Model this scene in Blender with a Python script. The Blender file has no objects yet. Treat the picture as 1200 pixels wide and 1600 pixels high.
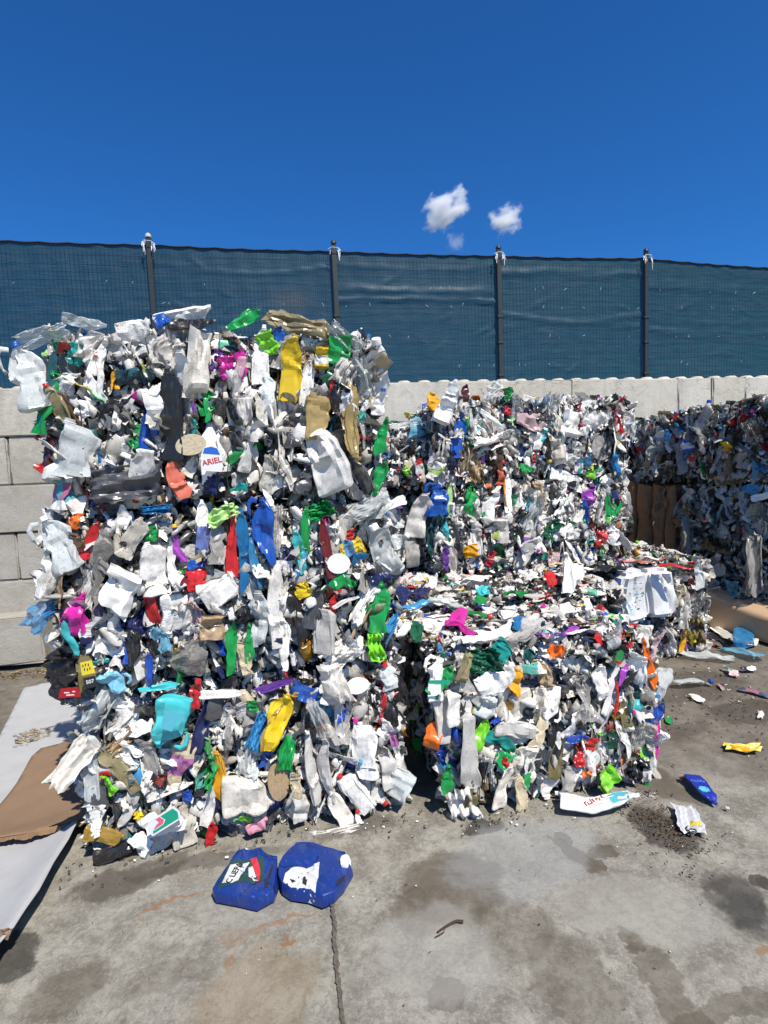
import bpy, bmesh, math, random
import numpy as np
from mathutils import Vector, Matrix

random.seed(7)
S = bpy.context.scene
COL = S.collection
# ------------------------------------------------------------------ camera, light, sky
FPX, CAMH = 870.0, 2.1
YAW, PIT, ROLL = math.radians(9.8), math.radians(5.04), math.radians(2.3)
fwd = np.array([math.sin(YAW)*math.cos(PIT), math.cos(YAW)*math.cos(PIT), -math.sin(PIT)])
r0 = np.array([math.cos(YAW), -math.sin(YAW), 0.0]); u0 = np.cross(r0, fwd)
RT = r0*math.cos(ROLL)-u0*math.sin(ROLL); UP = u0*math.cos(ROLL)+r0*math.sin(ROLL)
cam = bpy.data.cameras.new('camera'); camo = bpy.data.objects.new('camera', cam); COL.objects.link(camo)
m = Matrix.Identity(4)
for i in range(3):
    m[i][0] = RT[i]; m[i][1] = UP[i]; m[i][2] = -fwd[i]
m[2][3] = CAMH
camo.matrix_world = m
cam.sensor_fit = 'VERTICAL'; cam.sensor_height = 36.0; cam.lens = 36.0*FPX/1600.0
cam.clip_end = 3000; cam.clip_start = 0.05
S.camera = camo

SUN_XY = np.array([0.36, -0.93]); SUN_XY /= np.linalg.norm(SUN_XY)
EL = math.radians(55)
SUN = Vector((SUN_XY[0]*math.cos(EL), SUN_XY[1]*math.cos(EL), math.sin(EL)))
w = bpy.data.worlds.new("World"); S.world = w; w.use_nodes = True
nt = w.node_tree; nt.nodes.clear()
sky = nt.nodes.new('ShaderNodeTexSky'); sky.sky_type = 'NISHITA'; sky.sun_disc = False
sky.sun_elevation = EL; sky.sun_rotation = math.atan2(SUN_XY[0], SUN_XY[1])
sky.altitude = 600; sky.air_density = 1.0; sky.dust_density = 0.25; sky.ozone_density = 4.0
tint = nt.nodes.new('ShaderNodeMix'); tint.data_type = 'RGBA'; tint.blend_type = 'MULTIPLY'; tint.inputs[0].default_value = 1.0; tint.inputs[7].default_value = (0.23, 0.77, 1.36, 1)  # the phone's deep blue rendering
bg = nt.nodes.new('ShaderNodeBackground'); bg.inputs[1].default_value = 0.081
wo = nt.nodes.new('ShaderNodeOutputWorld')
nt.links.new(sky.outputs[0], tint.inputs[6]); nt.links.new(tint.outputs[2], bg.inputs[0]); nt.links.new(bg.outputs[0], wo.inputs[0])
sl = bpy.data.lights.new('sun', 'SUN'); sl.energy = 4.9; sl.angle = math.radians(0.5); sl.color = (1.0, 0.94, 0.845)
so = bpy.data.objects.new('sun', sl); COL.objects.link(so)
so.rotation_euler = SUN.to_track_quat('Z', 'Y').to_euler(); so.location = (4, -3, 8)
S.view_settings.view_transform = 'Standard'; S.view_settings.look = 'None'
S.view_settings.exposure = 0.3; S.view_settings.gamma = 1.0; S.view_settings.use_curve_mapping = False
S.cycles.max_bounces = 7; S.cycles.transparent_max_bounces = 14; S.cycles.diffuse_bounces = 3
S.cycles.glossy_bounces = 2; S.cycles.transmission_bounces = 4; S.cycles.caustics_reflective = False
S.cycles.caustics_refractive = False; S.cycles.sample_clamp_indirect = 4.0; S.cycles.volume_bounces = 6

# ------------------------------------------------------------------ pixel -> place helpers (author's ruler)
CP = np.array([0, 0, CAMH])
def ray(x, y): return fwd + RT*((x-600)/FPX) + UP*((800-y)/FPX)
def on_y(x, y, Y):
    d = ray(x, y); return CP + d*(Y/d[1])
def on_z(x, y, z=0.0):
    d = ray(x, y); return CP + d*((z-CAMH)/d[2])
def on_plane(x, y, p0, n):
    d = ray(x, y); t = ((np.array(p0)-CP) @ np.array(n))/(d @ np.array(n)); return CP + d*t
def ppm(p):  # metres per pixel at a place
    return ((np.array(p)-CP) @ fwd)/FPX

# ------------------------------------------------------------------ tagging
def tag(o, label=None, cat=None, group=None, kind=None):
    if label: o['label'] = label
    if cat: o['category'] = cat
    if group: o['group'] = group
    if kind: o['kind'] = kind
    return o
def empty(name, loc=(0, 0, 0), rz=0.0):
    o = bpy.data.objects.new(name, None); COL.objects.link(o)
    o.location = loc; o.rotation_euler = (0, 0, rz); o.empty_display_size = 0.2
    return o
def link(name, me, parent=None, mat=None, mtx=None):
    o = bpy.data.objects.new(name, me); COL.objects.link(o)
    if parent is not None: o.parent = parent
    if mtx is not None: o.matrix_basis = mtx
    if mat is not None:
        if len(me.materials) == 0: me.materials.append(None)
        o.material_slots[0].link = 'OBJECT'; o.material_slots[0].material = mat
    return o
def mesh(name, V, F, smooth=True, ang=48):
    me = bpy.data.meshes.new(name)
    me.from_pydata([tuple(v) for v in V], [], F); me.update()
    if smooth:
        me.polygons.foreach_set('use_smooth', [True]*len(me.polygons))
        if ang: me.set_sharp_from_angle(angle=math.radians(ang))
    return me
def srgb(r, g, b):
    f = lambda c: (c/255/12.92) if c/255 <= 0.04045 else ((c/255+0.055)/1.055)**2.4
    return (f(r), f(g), f(b), 1.0)

# ------------------------------------------------------------------ node helper
class N:
    def __init__(s, name):
        s.m = bpy.data.materials.new(name); s.m.use_nodes = True; s.t = s.m.node_tree; s.t.nodes.clear()
        s.out = s.t.nodes.new('ShaderNodeOutputMaterial')
    def n(s, ty, **kw):
        x = s.t.nodes.new(ty)
        for k, v in kw.items():
            if k == 'ins':
                for a, b in v.items():
                    if isinstance(b, bpy.types.NodeSocket): s.t.links.new(b, x.inputs[a])
                    else: x.inputs[a].default_value = b
            else: setattr(x, k, v)
        return x
    def math(s, op, a, b=0.5, c=0.0, clamp=False):
        return s.n('ShaderNodeMath', operation=op, use_clamp=clamp, ins={0: a, 1: b, 2: c}).outputs[0]
    def mix(s, f, a, b, mode='MIX'):
        return s.n('ShaderNodeMix', data_type='RGBA', blend_type=mode, ins={0: f, 6: a, 7: b}).outputs[2]
    def noise(s, vec, sc, det=4, rough=0.55, dist=0.0):
        return s.n('ShaderNodeTexNoise', ins={'Vector': vec, 'Scale': sc, 'Detail': det, 'Roughness': rough, 'Distortion': dist}).outputs[0]
    def ramp(s, f, a, b, ca=(0, 0, 0, 1), cb=(1, 1, 1, 1)):
        r = s.n('ShaderNodeValToRGB', ins={0: f}); e = r.color_ramp.elements
        e[0].position = a; e[0].color = ca; e[1].position = b; e[1].color = cb
        return r.outputs[0]
    def bump(s, h, st=0.4, d=0.01):
        return s.n('ShaderNodeBump', ins={'Strength': st, 'Distance': d, 'Height': h}).outputs[0]
    def fin(s, sh): s.t.links.new(sh, s.out.inputs[0]); return s.m

def plastic(name, kind='opaque', src='object', dirt=1.0, rough=0.27, wrinkle=0.18, label=False):
    """kinds: opaque, milky (unpigmented HDPE), clear (PET), film. Colour comes from the piece itself."""
    k = N(name)
    tc = k.n('ShaderNodeTexCoord').outputs['Object']
    oi = k.n('ShaderNodeObjectInfo'); geo = k.n('ShaderNodeNewGeometry')
    pos = geo.outputs['Position']
    if src == 'object': base = oi.outputs['Color']
    elif src == 'attr': base = k.n('ShaderNodeVertexColor', layer_name='Col').outputs[0]
    else: base = k.n('ShaderNodeRGB').outputs[0]; base.node.outputs[0].default_value = src
    bc = base
    if label:
        # printed paper label: a patch of the body, with bars of print
        g = k.n('ShaderNodeTexCoord').outputs['Generated']
        sx = k.n('ShaderNodeSeparateXYZ', ins={0: g})
        z = sx.outputs[2]; x = sx.outputs[0]
        nz = k.noise(tc, 9.0, 2)
        zz = k.math('ADD', z, k.math('MULTIPLY', nz, 0.14))
        inz = k.math('MULTIPLY', k.math('GREATER_THAN', zz, 0.28), k.math('LESS_THAN', zz, 0.66))
        hue = k.n('ShaderNodeCombineColor', mode='HSV', ins={0: oi.outputs['Random'], 1: 0.75, 2: 0.45}).outputs[0]
        rnd2 = k.math('FRACT', k.math('MULTIPLY', oi.outputs['Random'], 17.3))
        lab = k.mix(k.math('GREATER_THAN', rnd2, 0.45), hue, (0.72, 0.72, 0.7, 1))
        cv = k.n('ShaderNodeCombineXYZ', ins={0: k.math('MULTIPLY', x, 3.0), 2: k.math('MULTIPLY', z, 22.0)}).outputs[0]
        pr = k.n('ShaderNodeTexVoronoi', feature='F1', ins={'Vector': cv, 'Scale': 2.2, 'Randomness': 1.0})
        prm = k.math('LESS_THAN', pr.outputs['Distance'], 0.28)
        hue2 = k.n('ShaderNodeCombineColor', mode='HSV', ins={0: rnd2, 1: 0.8, 2: 0.22}).outputs[0]
        lab = k.mix(k.math('MULTIPLY', prm, 0.85), lab, hue2)
        bc = k.mix(inz, bc, lab)
    n1 = k.noise(pos, 7.0, 5, 0.65)
    n2 = k.noise(pos, 38.0, 4, 0.7)
    n3 = k.noise(pos, 130.0, 3, 0.7)
    dm = k.math('MULTIPLY', k.math('ADD', k.ramp(n1, 0.53, 0.66), k.ramp(n2, 0.57, 0.68)), 0.42*dirt, clamp=True)
    c_dirt = k.mix(k.ramp(k.noise(pos, 3.1, 2), 0.4, 0.6), (0.19, 0.14, 0.085, 1), (0.075, 0.062, 0.05, 1))
    bc = k.mix(dm, bc, c_dirt)
    spk = k.math('MULTIPLY', k.ramp(n3, 0.58, 0.66), 0.5*dirt)
    bc = k.mix(spk, bc, (0.05, 0.045, 0.04, 1))
    scr = k.n('ShaderNodeTexNoise', ins={'Vector': k.n('ShaderNodeMapping', ins={'Vector': pos, 'Scale': (90, 30, 12)}).outputs[0], 'Scale': 1.0, 'Detail': 3.0}).outputs[0]
    bc = k.mix(k.math('MULTIPLY', k.ramp(scr, 0.6, 0.66), 0.22*dirt), bc, (0.45, 0.43, 0.4, 1))
    vo = k.n('ShaderNodeTexVoronoi', feature='F1', distance='CHEBYCHEV', ins={'Vector': k.n('ShaderNodeMapping', ins={'Vector': tc, 'Scale': (7, 7, 4.5), 'Rotation': (.5, .3, .6)}).outputs[0], 'Scale': 1.0, 'Randomness': 1.0}).outputs['Distance']
    bh = k.math('ADD', k.math('MULTIPLY', vo, 0.8), k.math('MULTIPLY', n1, 0.35))
    nrm = k.bump(bh, wrinkle, 0.02)
    rg = k.math('ADD', rough, k.math('MULTIPLY', dm, 0.5), clamp=True)
    p = k.n('ShaderNodeBsdfPrincipled', ins={'Base Color': bc, 'Roughness': rg, 'Normal': nrm, 'IOR': 1.5})
    if kind == 'opaque': return k.fin(p.outputs[0])
    if kind == 'milky':
        tr = k.n('ShaderNodeBsdfTranslucent', ins={'Color': bc, 'Normal': nrm})
        a = k.n('ShaderNodeMixShader', ins={0: 0.22, 1: p.outputs[0], 2: tr.outputs[0]})
        a = k.n('ShaderNodeMixShader', ins={0: k.math('MULTIPLY', k.math('SUBTRACT', 1.0, k.n('ShaderNodeLayerWeight', ins={'Blend': 0.5}).outputs['Facing']), 0.10), 1: a.outputs[0], 2: k.n('ShaderNodeBsdfTransparent').outputs[0]})
        return k.fin(a.outputs[0])
    # clear wall: a thin shell that passes most light, with gloss and some haze
    tp = k.n('ShaderNodeBsdfTransparent', ins={'Color': k.mix(0.5, base, (0.96, 0.97, 0.98, 1))})
    fr = k.n('ShaderNodeLayerWeight', ins={'Blend': 0.4, 'Normal': nrm}).outputs['Facing']
    op = k.math('ADD', (0.26 if kind == 'clear' else 0.42), k.math('ADD', k.math('MULTIPLY', fr, 0.5), k.math('MULTIPLY', dm, 0.6)), clamp=True)
    p.inputs['Roughness'].default_value = 0.16
    k.t.links.remove(p.inputs['Roughness'].links[0])
    p.inputs['Roughness'].default_value = 0.14 if kind == 'clear' else 0.22
    a = k.n('ShaderNodeMixShader', ins={0: op, 1: tp.outputs[0], 2: p.outputs[0]})
    return k.fin(a.outputs[0])

M = {
 'o': plastic('opaque_plastic', 'opaque', dirt=1.0),
 'l': plastic('labelled_plastic', 'opaque', label=True, dirt=0.95),
 'h': plastic('milky_plastic', 'milky', dirt=0.85),
 'p': plastic('clear_plastic', 'clear', dirt=0.5, wrinkle=0.6),
 'f': plastic('clear_film', 'film', dirt=0.5, wrinkle=0.9),
 'c': plastic('clean_plastic', 'opaque', dirt=0.25, wrinkle=0.12, rough=0.3),
 'j': plastic('scuffed_plastic', 'opaque', dirt=0.55, wrinkle=0.12, rough=0.35),
 's': plastic('scrap_plastic', 'opaque', src='attr', dirt=1.2, wrinkle=0.6),
}
def simple(name, col, rough=0.7, metal=0.0, dirt=0.0, sc=20, bump=0.0):
    k = N(name); pos = k.n('ShaderNodeNewGeometry').outputs['Position']
    n = k.noise(pos, sc, 5, 0.6)
    c = k.mix(k.math('MULTIPLY', k.ramp(n, 0.4, 0.75), dirt), col, tuple(0.3*x for x in col[:3])+(1,))
    ins = {'Base Color': c, 'Roughness': rough, 'Metallic': metal}
    if bump: ins['Normal'] = k.bump(k.noise(pos, sc*2, 4), bump, 0.01)
    return k.fin(k.n('ShaderNodeBsdfPrincipled', ins=ins).outputs[0])
M['wire'] = simple('rusty_wire', (0.07, 0.055, 0.045, 1), 0.6, 0.6, 0.5)
M['core'] = simple('gap_shade_core', (0.03, 0.03, 0.03, 1), 0.8, 0, 0.6, 25)  # near black: the shade in the gaps is put into its colour

# ------------------------------------------------------------------ ground
def ground_material():
    k = N('stained_concrete'); pos = k.n('ShaderNodeNewGeometry').outputs['Position']
    big = k.noise(pos, 0.9, 5, 0.6, 0.4); mid = k.noise(pos, 4.5, 6, 0.65, 0.3); fine = k.noise(pos, 55, 5, 0.75); grit = k.noise(pos, 260, 3, 0.7)
    c = k.mix(k.ramp(mid, 0.40, 0.60), (0.215, 0.196, 0.158, 1), (0.410, 0.388, 0.325, 1))
    c = k.mix(k.math('MULTIPLY', k.ramp(big, 0.42, 0.68), 0.45), c, (0.235, 0.222, 0.198, 1))
    c = k.mix(k.math('MULTIPLY', k.ramp(fine, 0.49, 0.58), 0.5), c, (0.43, 0.405, 0.35, 1), 'MIX')
    c = k.mix(k.math('MULTIPLY', k.ramp(k.noise(pos, 26, 7, 0.8, 0.6), 0.51, 0.57), 0.42), c, (0.17, 0.155, 0.13, 1))
    c = k.mix(k.math('MULTIPLY', k.ramp(k.noise(pos, 11, 7, 0.78, 1.4), 0.53, 0.62), 0.42), c, (0.13, 0.115, 0.095, 1))
    c = k.mix(k.math('MULTIPLY', k.ramp(grit, 0.57, 0.64), 0.6), c, (0.07, 0.06, 0.05, 1))
    # warped coordinates for stains
    wv = k.n('ShaderNodeTexNoise', noise_dimensions='3D', ins={'Vector': pos, 'Scale': 3.2, 'Detail': 5.0, 'Roughness': 0.62}).outputs['Color']
    off = k.n('ShaderNodeVectorMath', operation='MULTIPLY_ADD', ins={0: wv, 1: (0.34, 0.34, 0), 2: (-0.17, -0.17, 0)}).outputs[0]
    wp = k.n('ShaderNodeVectorMath', operation='ADD', ins={0: pos, 1: off}).outputs[0]
    # dirt ground further off (packed brown dust), with soft ragged limit
    sp = k.n('ShaderNodeSeparateXYZ', ins={0: wp})
    yb = k.math('ADD', sp.outputs[1], k.math('MULTIPLY', sp.outputs[0], 0.28))
    dm = k.ramp(yb, 0.0, 1.0); dm.node.color_ramp.elements[0].position = 0.0
    dmask = k.n('ShaderNodeMapRange', interpolation_type='SMOOTHSTEP', ins={0: yb, 1: 3.35, 2: 4.3}).outputs[0]
    dirt = k.mix(k.ramp(mid, 0.35, 0.7), (0.135, 0.113, 0.088, 1), (0.245, 0.212, 0.172, 1))
    dirt = k.mix(k.math('MULTIPLY', k.ramp(k.noise(pos, 9, 7, 0.8, 1.5), 0.5, 0.68), 0.6), dirt, (0.075, 0.063, 0.05, 1))
    c = k.mix(k.math('MULTIPLY', dmask, 0.9), c, dirt)
    # small round drips and oil spots
    vs = k.n('ShaderNodeTexVoronoi', feature='F1', ins={'Vector': wp, 'Scale': 2.6, 'Randomness': 1.0}); vr = k.n('ShaderNodeSeparateColor', ins={0: vs.outputs['Color']})
    sm = k.math('MULTIPLY', k.math('LESS_THAN', vs.outputs['Distance'], k.math('MULTIPLY', vr.outputs[1], 0.085)), k.math('GREATER_THAN', vr.outputs[0], 0.45))
    c = k.mix(k.math('MULTIPLY', sm, k.math('MULTIPLY', vr.outputs[2], 0.75)), c, (0.09, 0.075, 0.058, 1))
    vs2 = k.n('ShaderNodeTexVoronoi', feature='F1', ins={'Vector': pos, 'Scale': 9.0, 'Randomness': 1.0}); vr2 = k.n('ShaderNodeSeparateColor', ins={0: vs2.outputs['Color']})
    sm2 = k.math('MULTIPLY', k.math('LESS_THAN', vs2.outputs['Distance'], k.math('MULTIPLY', vr2.outputs[1], 0.09)), k.math('GREATER_THAN', vr2.outputs[0], 0.7))
    c = k.mix(k.math('MULTIPLY', sm2, 0.6), c, (0.07, 0.06, 0.05, 1))
    edge = k.math('SUBTRACT', k.noise(pos, 13, 8, 0.8, 0.5), 0.5)
    def stain(px, py, rx, ry, ang, col, st, soft=0.5):
        nonlocal c
        p = on_z(px, py)
        # rotated ellipse distance
        mp = k.n('ShaderNodeMapping', vector_type='TEXTURE', ins={'Vector': wp, 'Location': (p[0], p[1], 0), 'Rotation': (0, 0, ang), 'Scale': (rx, ry, 1000)}).outputs[0]
        d = k.n('ShaderNodeVectorMath', operation='LENGTH', ins={0: mp}).outputs['Value']
        d = k.math('ADD', d, k.math('MULTIPLY', edge, 0.5))
        f = k.n('ShaderNodeMapRange', interpolation_type='SMOOTHSTEP', ins={0: d, 1: 1.05, 2: 1.05-soft*.42, 3: 0.0, 4: st}).outputs[0]
        f = k.math('MULTIPLY', f, k.ramp(fine, 0.30, 0.56, (0.78,)*3+(1,)))
        c = k.mix(f, c, col)
    dk = (0.075, 0.062, 0.05, 1); bk = (0.032, 0.030, 0.028, 1); br = (0.10, 0.078, 0.053, 1)
    stain(700, 1385, .30, .26, 0.2, br, .75, .55); stain(640, 1420, .12, .16, 0, br, .5, .6)
    stain(905, 1335, .055, .22, 0.45, br, .85, .4); stain(945, 1330, .09, .05, 0, br, .8, .4)
    stain(880, 1305, .04, .04, 0, dk, .8, .4)
    stain(1035, 1290, .17, .26, 0.1, dk, .95, .7); stain(1020, 1215, .16, .3, .3, br, .7, .7)
    stain(1150, 1400, .12, .20, -0.65, bk, .7, .95); stain(1170, 1425, .10, .16, -0.5, bk, .5, .95); stain(1120, 1375, .07, .11, -0.6, dk, .6, .9); stain(1180, 1370, .07, .05, 0, dk, .9, .4)
    stain(1195, 1375, .05, .05, 0, dk, .9, .4)
    stain(690, 1550, .10, .09, 0.3, br, .7, .4); stain(1050, 1540, .09, .22, .2, br, .55, .5)
    stain(1150, 1570, .3, .06, 0, br, .55, .5); stain(980, 1480, .05, .05, 0, br, .7, .5); stain(905, 1540, .16, .3, .2, br, .4, .5)
    stain(800, 1440, .2, .2, .2, br, .35, .5)
    stain(760, 1290, .12, .07, 0, bk, .85, .6); stain(200, 1370, .35, .12, .3, dk, .75, .7); stain(30, 1480, .12, .14, 0, bk, .8, .6)
    stain(330, 1345, .5, .07, .05, dk, .6, .8); stain(560, 1290, .25, .08, .1, dk, .6, .8)
    stain(100, 1540, .2, .15, .2, br, .5, .6); stain(250, 1530, .2, .1, .2, br, .3, .6)
    stain(400, 1545, .3, .25, .2, (.30, .225, .13, 1), .45, .8)
    stain(1080, 1070, .6, .3, .2, dk, .6, .7); stain(1160, 1110, .4, .18, .2, dk, .7, .7); stain(1060, 1140, .3, .1, .1, dk, .5, .7)
    # blue-grey wash under the right bale and pale worn patches
    stain(820, 1330, .5, .3, .2, (.34, .345, .345, 1), .5, .8); stain(680, 1480, .3, .3, 0, (.38, .365, .33, 1), .5, .8)
    stain(1000, 1420, .4, .25, -.3, (.36, .34, .30, 1), .5, .7); stain(420, 1380, .5, .3, 0, (.36, .345, .315, 1), .3, .8)
    ru = (.30, .145, .055, 1)
    stain(272, 1412, .17, .010, .20, ru, .75, .8); stain(445, 1436, .20, .012, .12, ru, .6, .9)
    stain(452, 1462, .055, .012, .12, ru, .9, .8); stain(350, 1490, .05, .03, .7, ru, .45, .8); stain(375, 1458, .1, .05, 0, ru, .25, .9)
    stain(1197, 1483, .03, .03, 0, ru, .6, .8)
    c = k.mix(1.0, c, (0.84, 0.84, 0.83, 1), 'MULTIPLY')
    b = k.math('ADD', k.math('MULTIPLY', fine, 0.5), k.math('ADD', k.math('MULTIPLY', mid, 0.8), k.math('MULTIPLY', grit, .25)))
    return k.fin(k.n('ShaderNodeBsdfPrincipled', ins={'Base Color': c, 'Roughness': 0.9, 'Specular IOR Level': 0.2, 'Normal': k.bump(b, 0.5, 0.012)}).outputs[0])
def nz(x, y, s=1.0, sd=0.0):
    return (np.sin(x*1.7*s+sd)+np.sin(y*2.3*s+1.3*sd+x*0.9*s)+np.sin((x+y)*3.1*s+2.1*sd)+np.sin((x-y)*4.7*s+.7*sd))/4
nxg, nyg = 150, 150
gx = np.concatenate([[-600, -60, -15], np.linspace(-8, 9, nxg), [16, 60, 600]]); gy = np.concatenate([[-600, -50, -8], np.linspace(-2, 9, nyg), [16, 60, 900]])
X, Y = np.meshgrid(gx, gy); near = (np.abs(X) < 9.5) & (Y < 9.5) & (Y > -3)
rough_z = 0.012*nz(X, Y, 1.3)*near + 0.018*nz(X, Y, 5)*near*np.clip((Y+.28*X-4)/1.0, 0, 1)
Z = rough_z - 0.012
V = np.stack([X.ravel(), Y.ravel(), Z.ravel()], 1); nx, ny = len(gx), len(gy)
F = [(j*nx+i, j*nx+i+1, (j+1)*nx+i+1, (j+1)*nx+i) for j in range(ny-1) for i in range(nx-1)]
g = link('ground', mesh('ground', V, F, True, None)); g.data.materials.append(ground_material()); tag(g, kind='structure')

# joint between slabs: a ragged strip of dirt
def joint_strip():
    rng = np.random.default_rng(3); a = on_z(517, 1395); b = on_z(541, 1660); V = []; F = []
    n = 70
    for i in range(n):
        t = i/(n-1); p = a + (b-a)*t; wv = 0.003*math.sin(t*9)+0.002*math.sin(t*31)
        wl = 0.006+0.009*rng.random()**2; wr = 0.006+0.009*rng.random()**2
        V += [(p[0]+wv-wl, p[1], 0.003), (p[0]+wv, p[1], 0.0045), (p[0]+wv+wr, p[1], 0.003)]
        if i: q = 3*i; F += [(q-3, q-2, q+1, q), (q-2, q-1, q+2, q+1)]
    o = link('slab_joint', mesh('slab_joint', V, F)); o.data.materials.append(simple('joint_dirt', (0.14, 0.115, 0.09, 1), 0.95, 0, 0.8, 60, 0.8))
    tag(o, kind='structure')
joint_strip()

# ------------------------------------------------------------------ wall of stacked blocks
def wall_material():
    k = N('cast_concrete_block'); pos = k.n('ShaderNodeNewGeometry').outputs['Position']; oi = k.n('ShaderNodeObjectInfo')
    a = k.noise(pos, 2.2, 6, 0.6); b = k.noise(pos, 16, 6, 0.7); c3 = k.noise(pos, 70, 4, 0.7)
    c = k.mix(oi.outputs['Random'], (0.63, 0.60, 0.53, 1), (0.68, 0.665, 0.62, 1))
    c = k.mix(k.math('MULTIPLY', k.ramp(a, 0.4, 0.7), 0.5), c, (0.54, 0.51, 0.44, 1))
    c = k.mix(k.math('MULTIPLY', k.ramp(b, 0.56, 0.68), 0.35), c, (0.36, 0.33, 0.28, 1))
    st = k.n('ShaderNodeTexNoise', ins={'Vector': k.n('ShaderNodeMapping', ins={'Vector': pos, 'Scale': (9, 9, 0.9)}).outputs[0], 'Scale': 1.0, 'Detail': 5.0}).outputs[0]
    c = k.mix(k.math('MULTIPLY', k.ramp(st, 0.48, 0.75), 0.28), c, (0.30, 0.275, 0.235, 1))
    c = k.mix(k.math('MULTIPLY', k.ramp(k.noise(pos, 4.0, 7, 0.75, 1.2), 0.54, 0.62), 0.35), c, (0.40, 0.36, 0.29, 1))
    # cracks and cavities
    v = k.n('ShaderNodeTexVoronoi', feature='DISTANCE_TO_EDGE', ins={'Vector': k.n('ShaderNodeVectorMath', operation='ADD', ins={0: k.n('ShaderNodeMapping', ins={'Vector': pos, 'Scale': (1.3, 1.3, 4.0)}).outputs[0], 1: k.n('ShaderNodeTexNoise', ins={'Vector': pos, 'Scale': 5.0, 'Detail': 5.0}).outputs['Color']}).outputs[0], 'Scale': 1.6})
    cr = k.math('MULTIPLY', k.math('LESS_THAN', v.outputs['Distance'], 0.006), k.ramp(k.noise(pos, 1.7, 3), 0.52, 0.56))
    c = k.mix(k.math('MULTIPLY', cr, 0.7), c, (0.12, 0.10, 0.08, 1))
    # low courses are greyer
    z = k.n('ShaderNodeSeparateXYZ', ins={0: pos}).outputs[2]
    lo = k.n('ShaderNodeMapRange', ins={0: k.math('ADD', z, k.math('MULTIPLY', a, 0.9)), 1: 3.15, 2: 2.3}).outputs[0]
    c = k.mix(k.math('MULTIPLY', lo, 0.75), c, (0.42, 0.41, 0.39, 1))
    pt = k.math('MULTIPLY', k.ramp(k.noise(pos, 5.0, 6, 0.75, 0.8), 0.60, 0.66), k.math('LESS_THAN', z, 1.9))
    c = k.mix(k.math('MULTIPLY', pt, 0.35), c, (0.55, 0.54, 0.52, 1))
    lft = k.n('ShaderNodeMapRange', ins={0: k.n('ShaderNodeSeparateXYZ', ins={0: pos}).outputs[0], 1: -1.5, 2: -2.6}).outputs[0]
    c = k.mix(k.math('MULTIPLY', lft, k.math('MULTIPLY', k.ramp(k.noise(pos, 3.3, 8, 0.8, 0.8), 0.40, 0.62), 0.6)), c, (0.33, 0.30, 0.25, 1))
    c = k.mix(1.0, c, (0.87, 0.85, 0.80, 1), 'MULTIPLY')
    h = k.math('ADD', k.math('MULTIPLY', b, 0.6), k.math('MULTIPLY', c3, 0.35))
    h = k.math('SUBTRACT', h, k.math('MULTIPLY', cr, 1.2))
    return k.fin(k.n('ShaderNodeBsdfPrincipled', ins={'Base Color': c, 'Roughness': 0.92, 'Specular IOR Level': 0.2, 'Normal': k.bump(h, 0.55, 0.02)}).outputs[0])
M['wall'] = wall_material()
WY, CH, WTOP, STUD = 6.9, 0.54, 3.10, 0.262
def block_mesh(w, d=0.56, h=CH, ch=0.014, seed=0):
    rng = np.random.default_rng(seed)
    bm = bmesh.new(); bmesh.ops.create_cube(bm, size=1.0)
    for v in bm.verts: v.co = Vector(((v.co.x+.5)*w, (v.co.y+.5)*d, (v.co.z+.5)*h))
    bmesh.ops.bevel(bm, geom=list(bm.edges), offset=ch, segments=2, affect='EDGES')
    bmesh.ops.subdivide_edges(bm, edges=[e for e in bm.edges if e.calc_length() > 0.2], cuts=3, use_grid_fill=True)
    for v in bm.verts:
        v.co += Vector((0, rng.normal()*0.0022, rng.normal()*0.0018))
        if v.co.z < .03 or v.co.x < .02 or v.co.x > w-.02:
            if rng.random() < .3: v.co += Vector((rng.uniform(-.012, .012), rng.uniform(0, .02), rng.uniform(0, .012)))
    me = bpy.data.meshes.new('block'); bm.to_mesh(me); bm.free()
    me.polygons.foreach_set('use_smooth', [True]*len(me.polygons)); me.set_sharp_from_angle(angle=math.radians(35)); me.materials.append(M['wall'])
    return me
wall = empty('concrete_block_wall', (0, WY, 0)); tag(wall, 'long pale concrete wall of stacked interlocking blocks behind the bales', 'wall')
def stud_mesh():
    V = []; F = []; n = 14
    prof = [(0.092, -0.004), (0.084, 0.018), (0.060, 0.034), (0.03, 0.038)]
    for r, z in prof:
        for i in range(n): a = 2*math.pi*i/n; V.append((r*math.cos(a), r*math.sin(a), z))
    for j in range(len(prof)-1):
        for i in range(n): F.append((j*n+i, j*n+(i+1) % n, (j+1)*n+(i+1) % n, (j+1)*n+i))
    F.append(tuple((len(prof)-1)*n+i for i in range(n)))
    me = mesh('stud', V, F, True, None); me.materials.append(M['wall']); return me
STM = stud_mesh(); BL = STUD*6
bmc = {}
def put_block(x0, wd, course, dy=0.0, dz=0.0, tilt=0.0, d=0.56, vis=True):
    key = (round(wd, 3), random.randrange(3), d)
    if key not in bmc: bmc[key] = block_mesh(wd-0.012, d, CH-0.010, seed=len(bmc))
    o = link('block', bmc[key], wall); o.location = (x0+0.006, dy+random.uniform(-.008, .008), WTOP-CH*(course+1)+dz)
    o.rotation_euler = (0, 0, tilt+random.uniform(-.003, .003))
    return o
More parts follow.
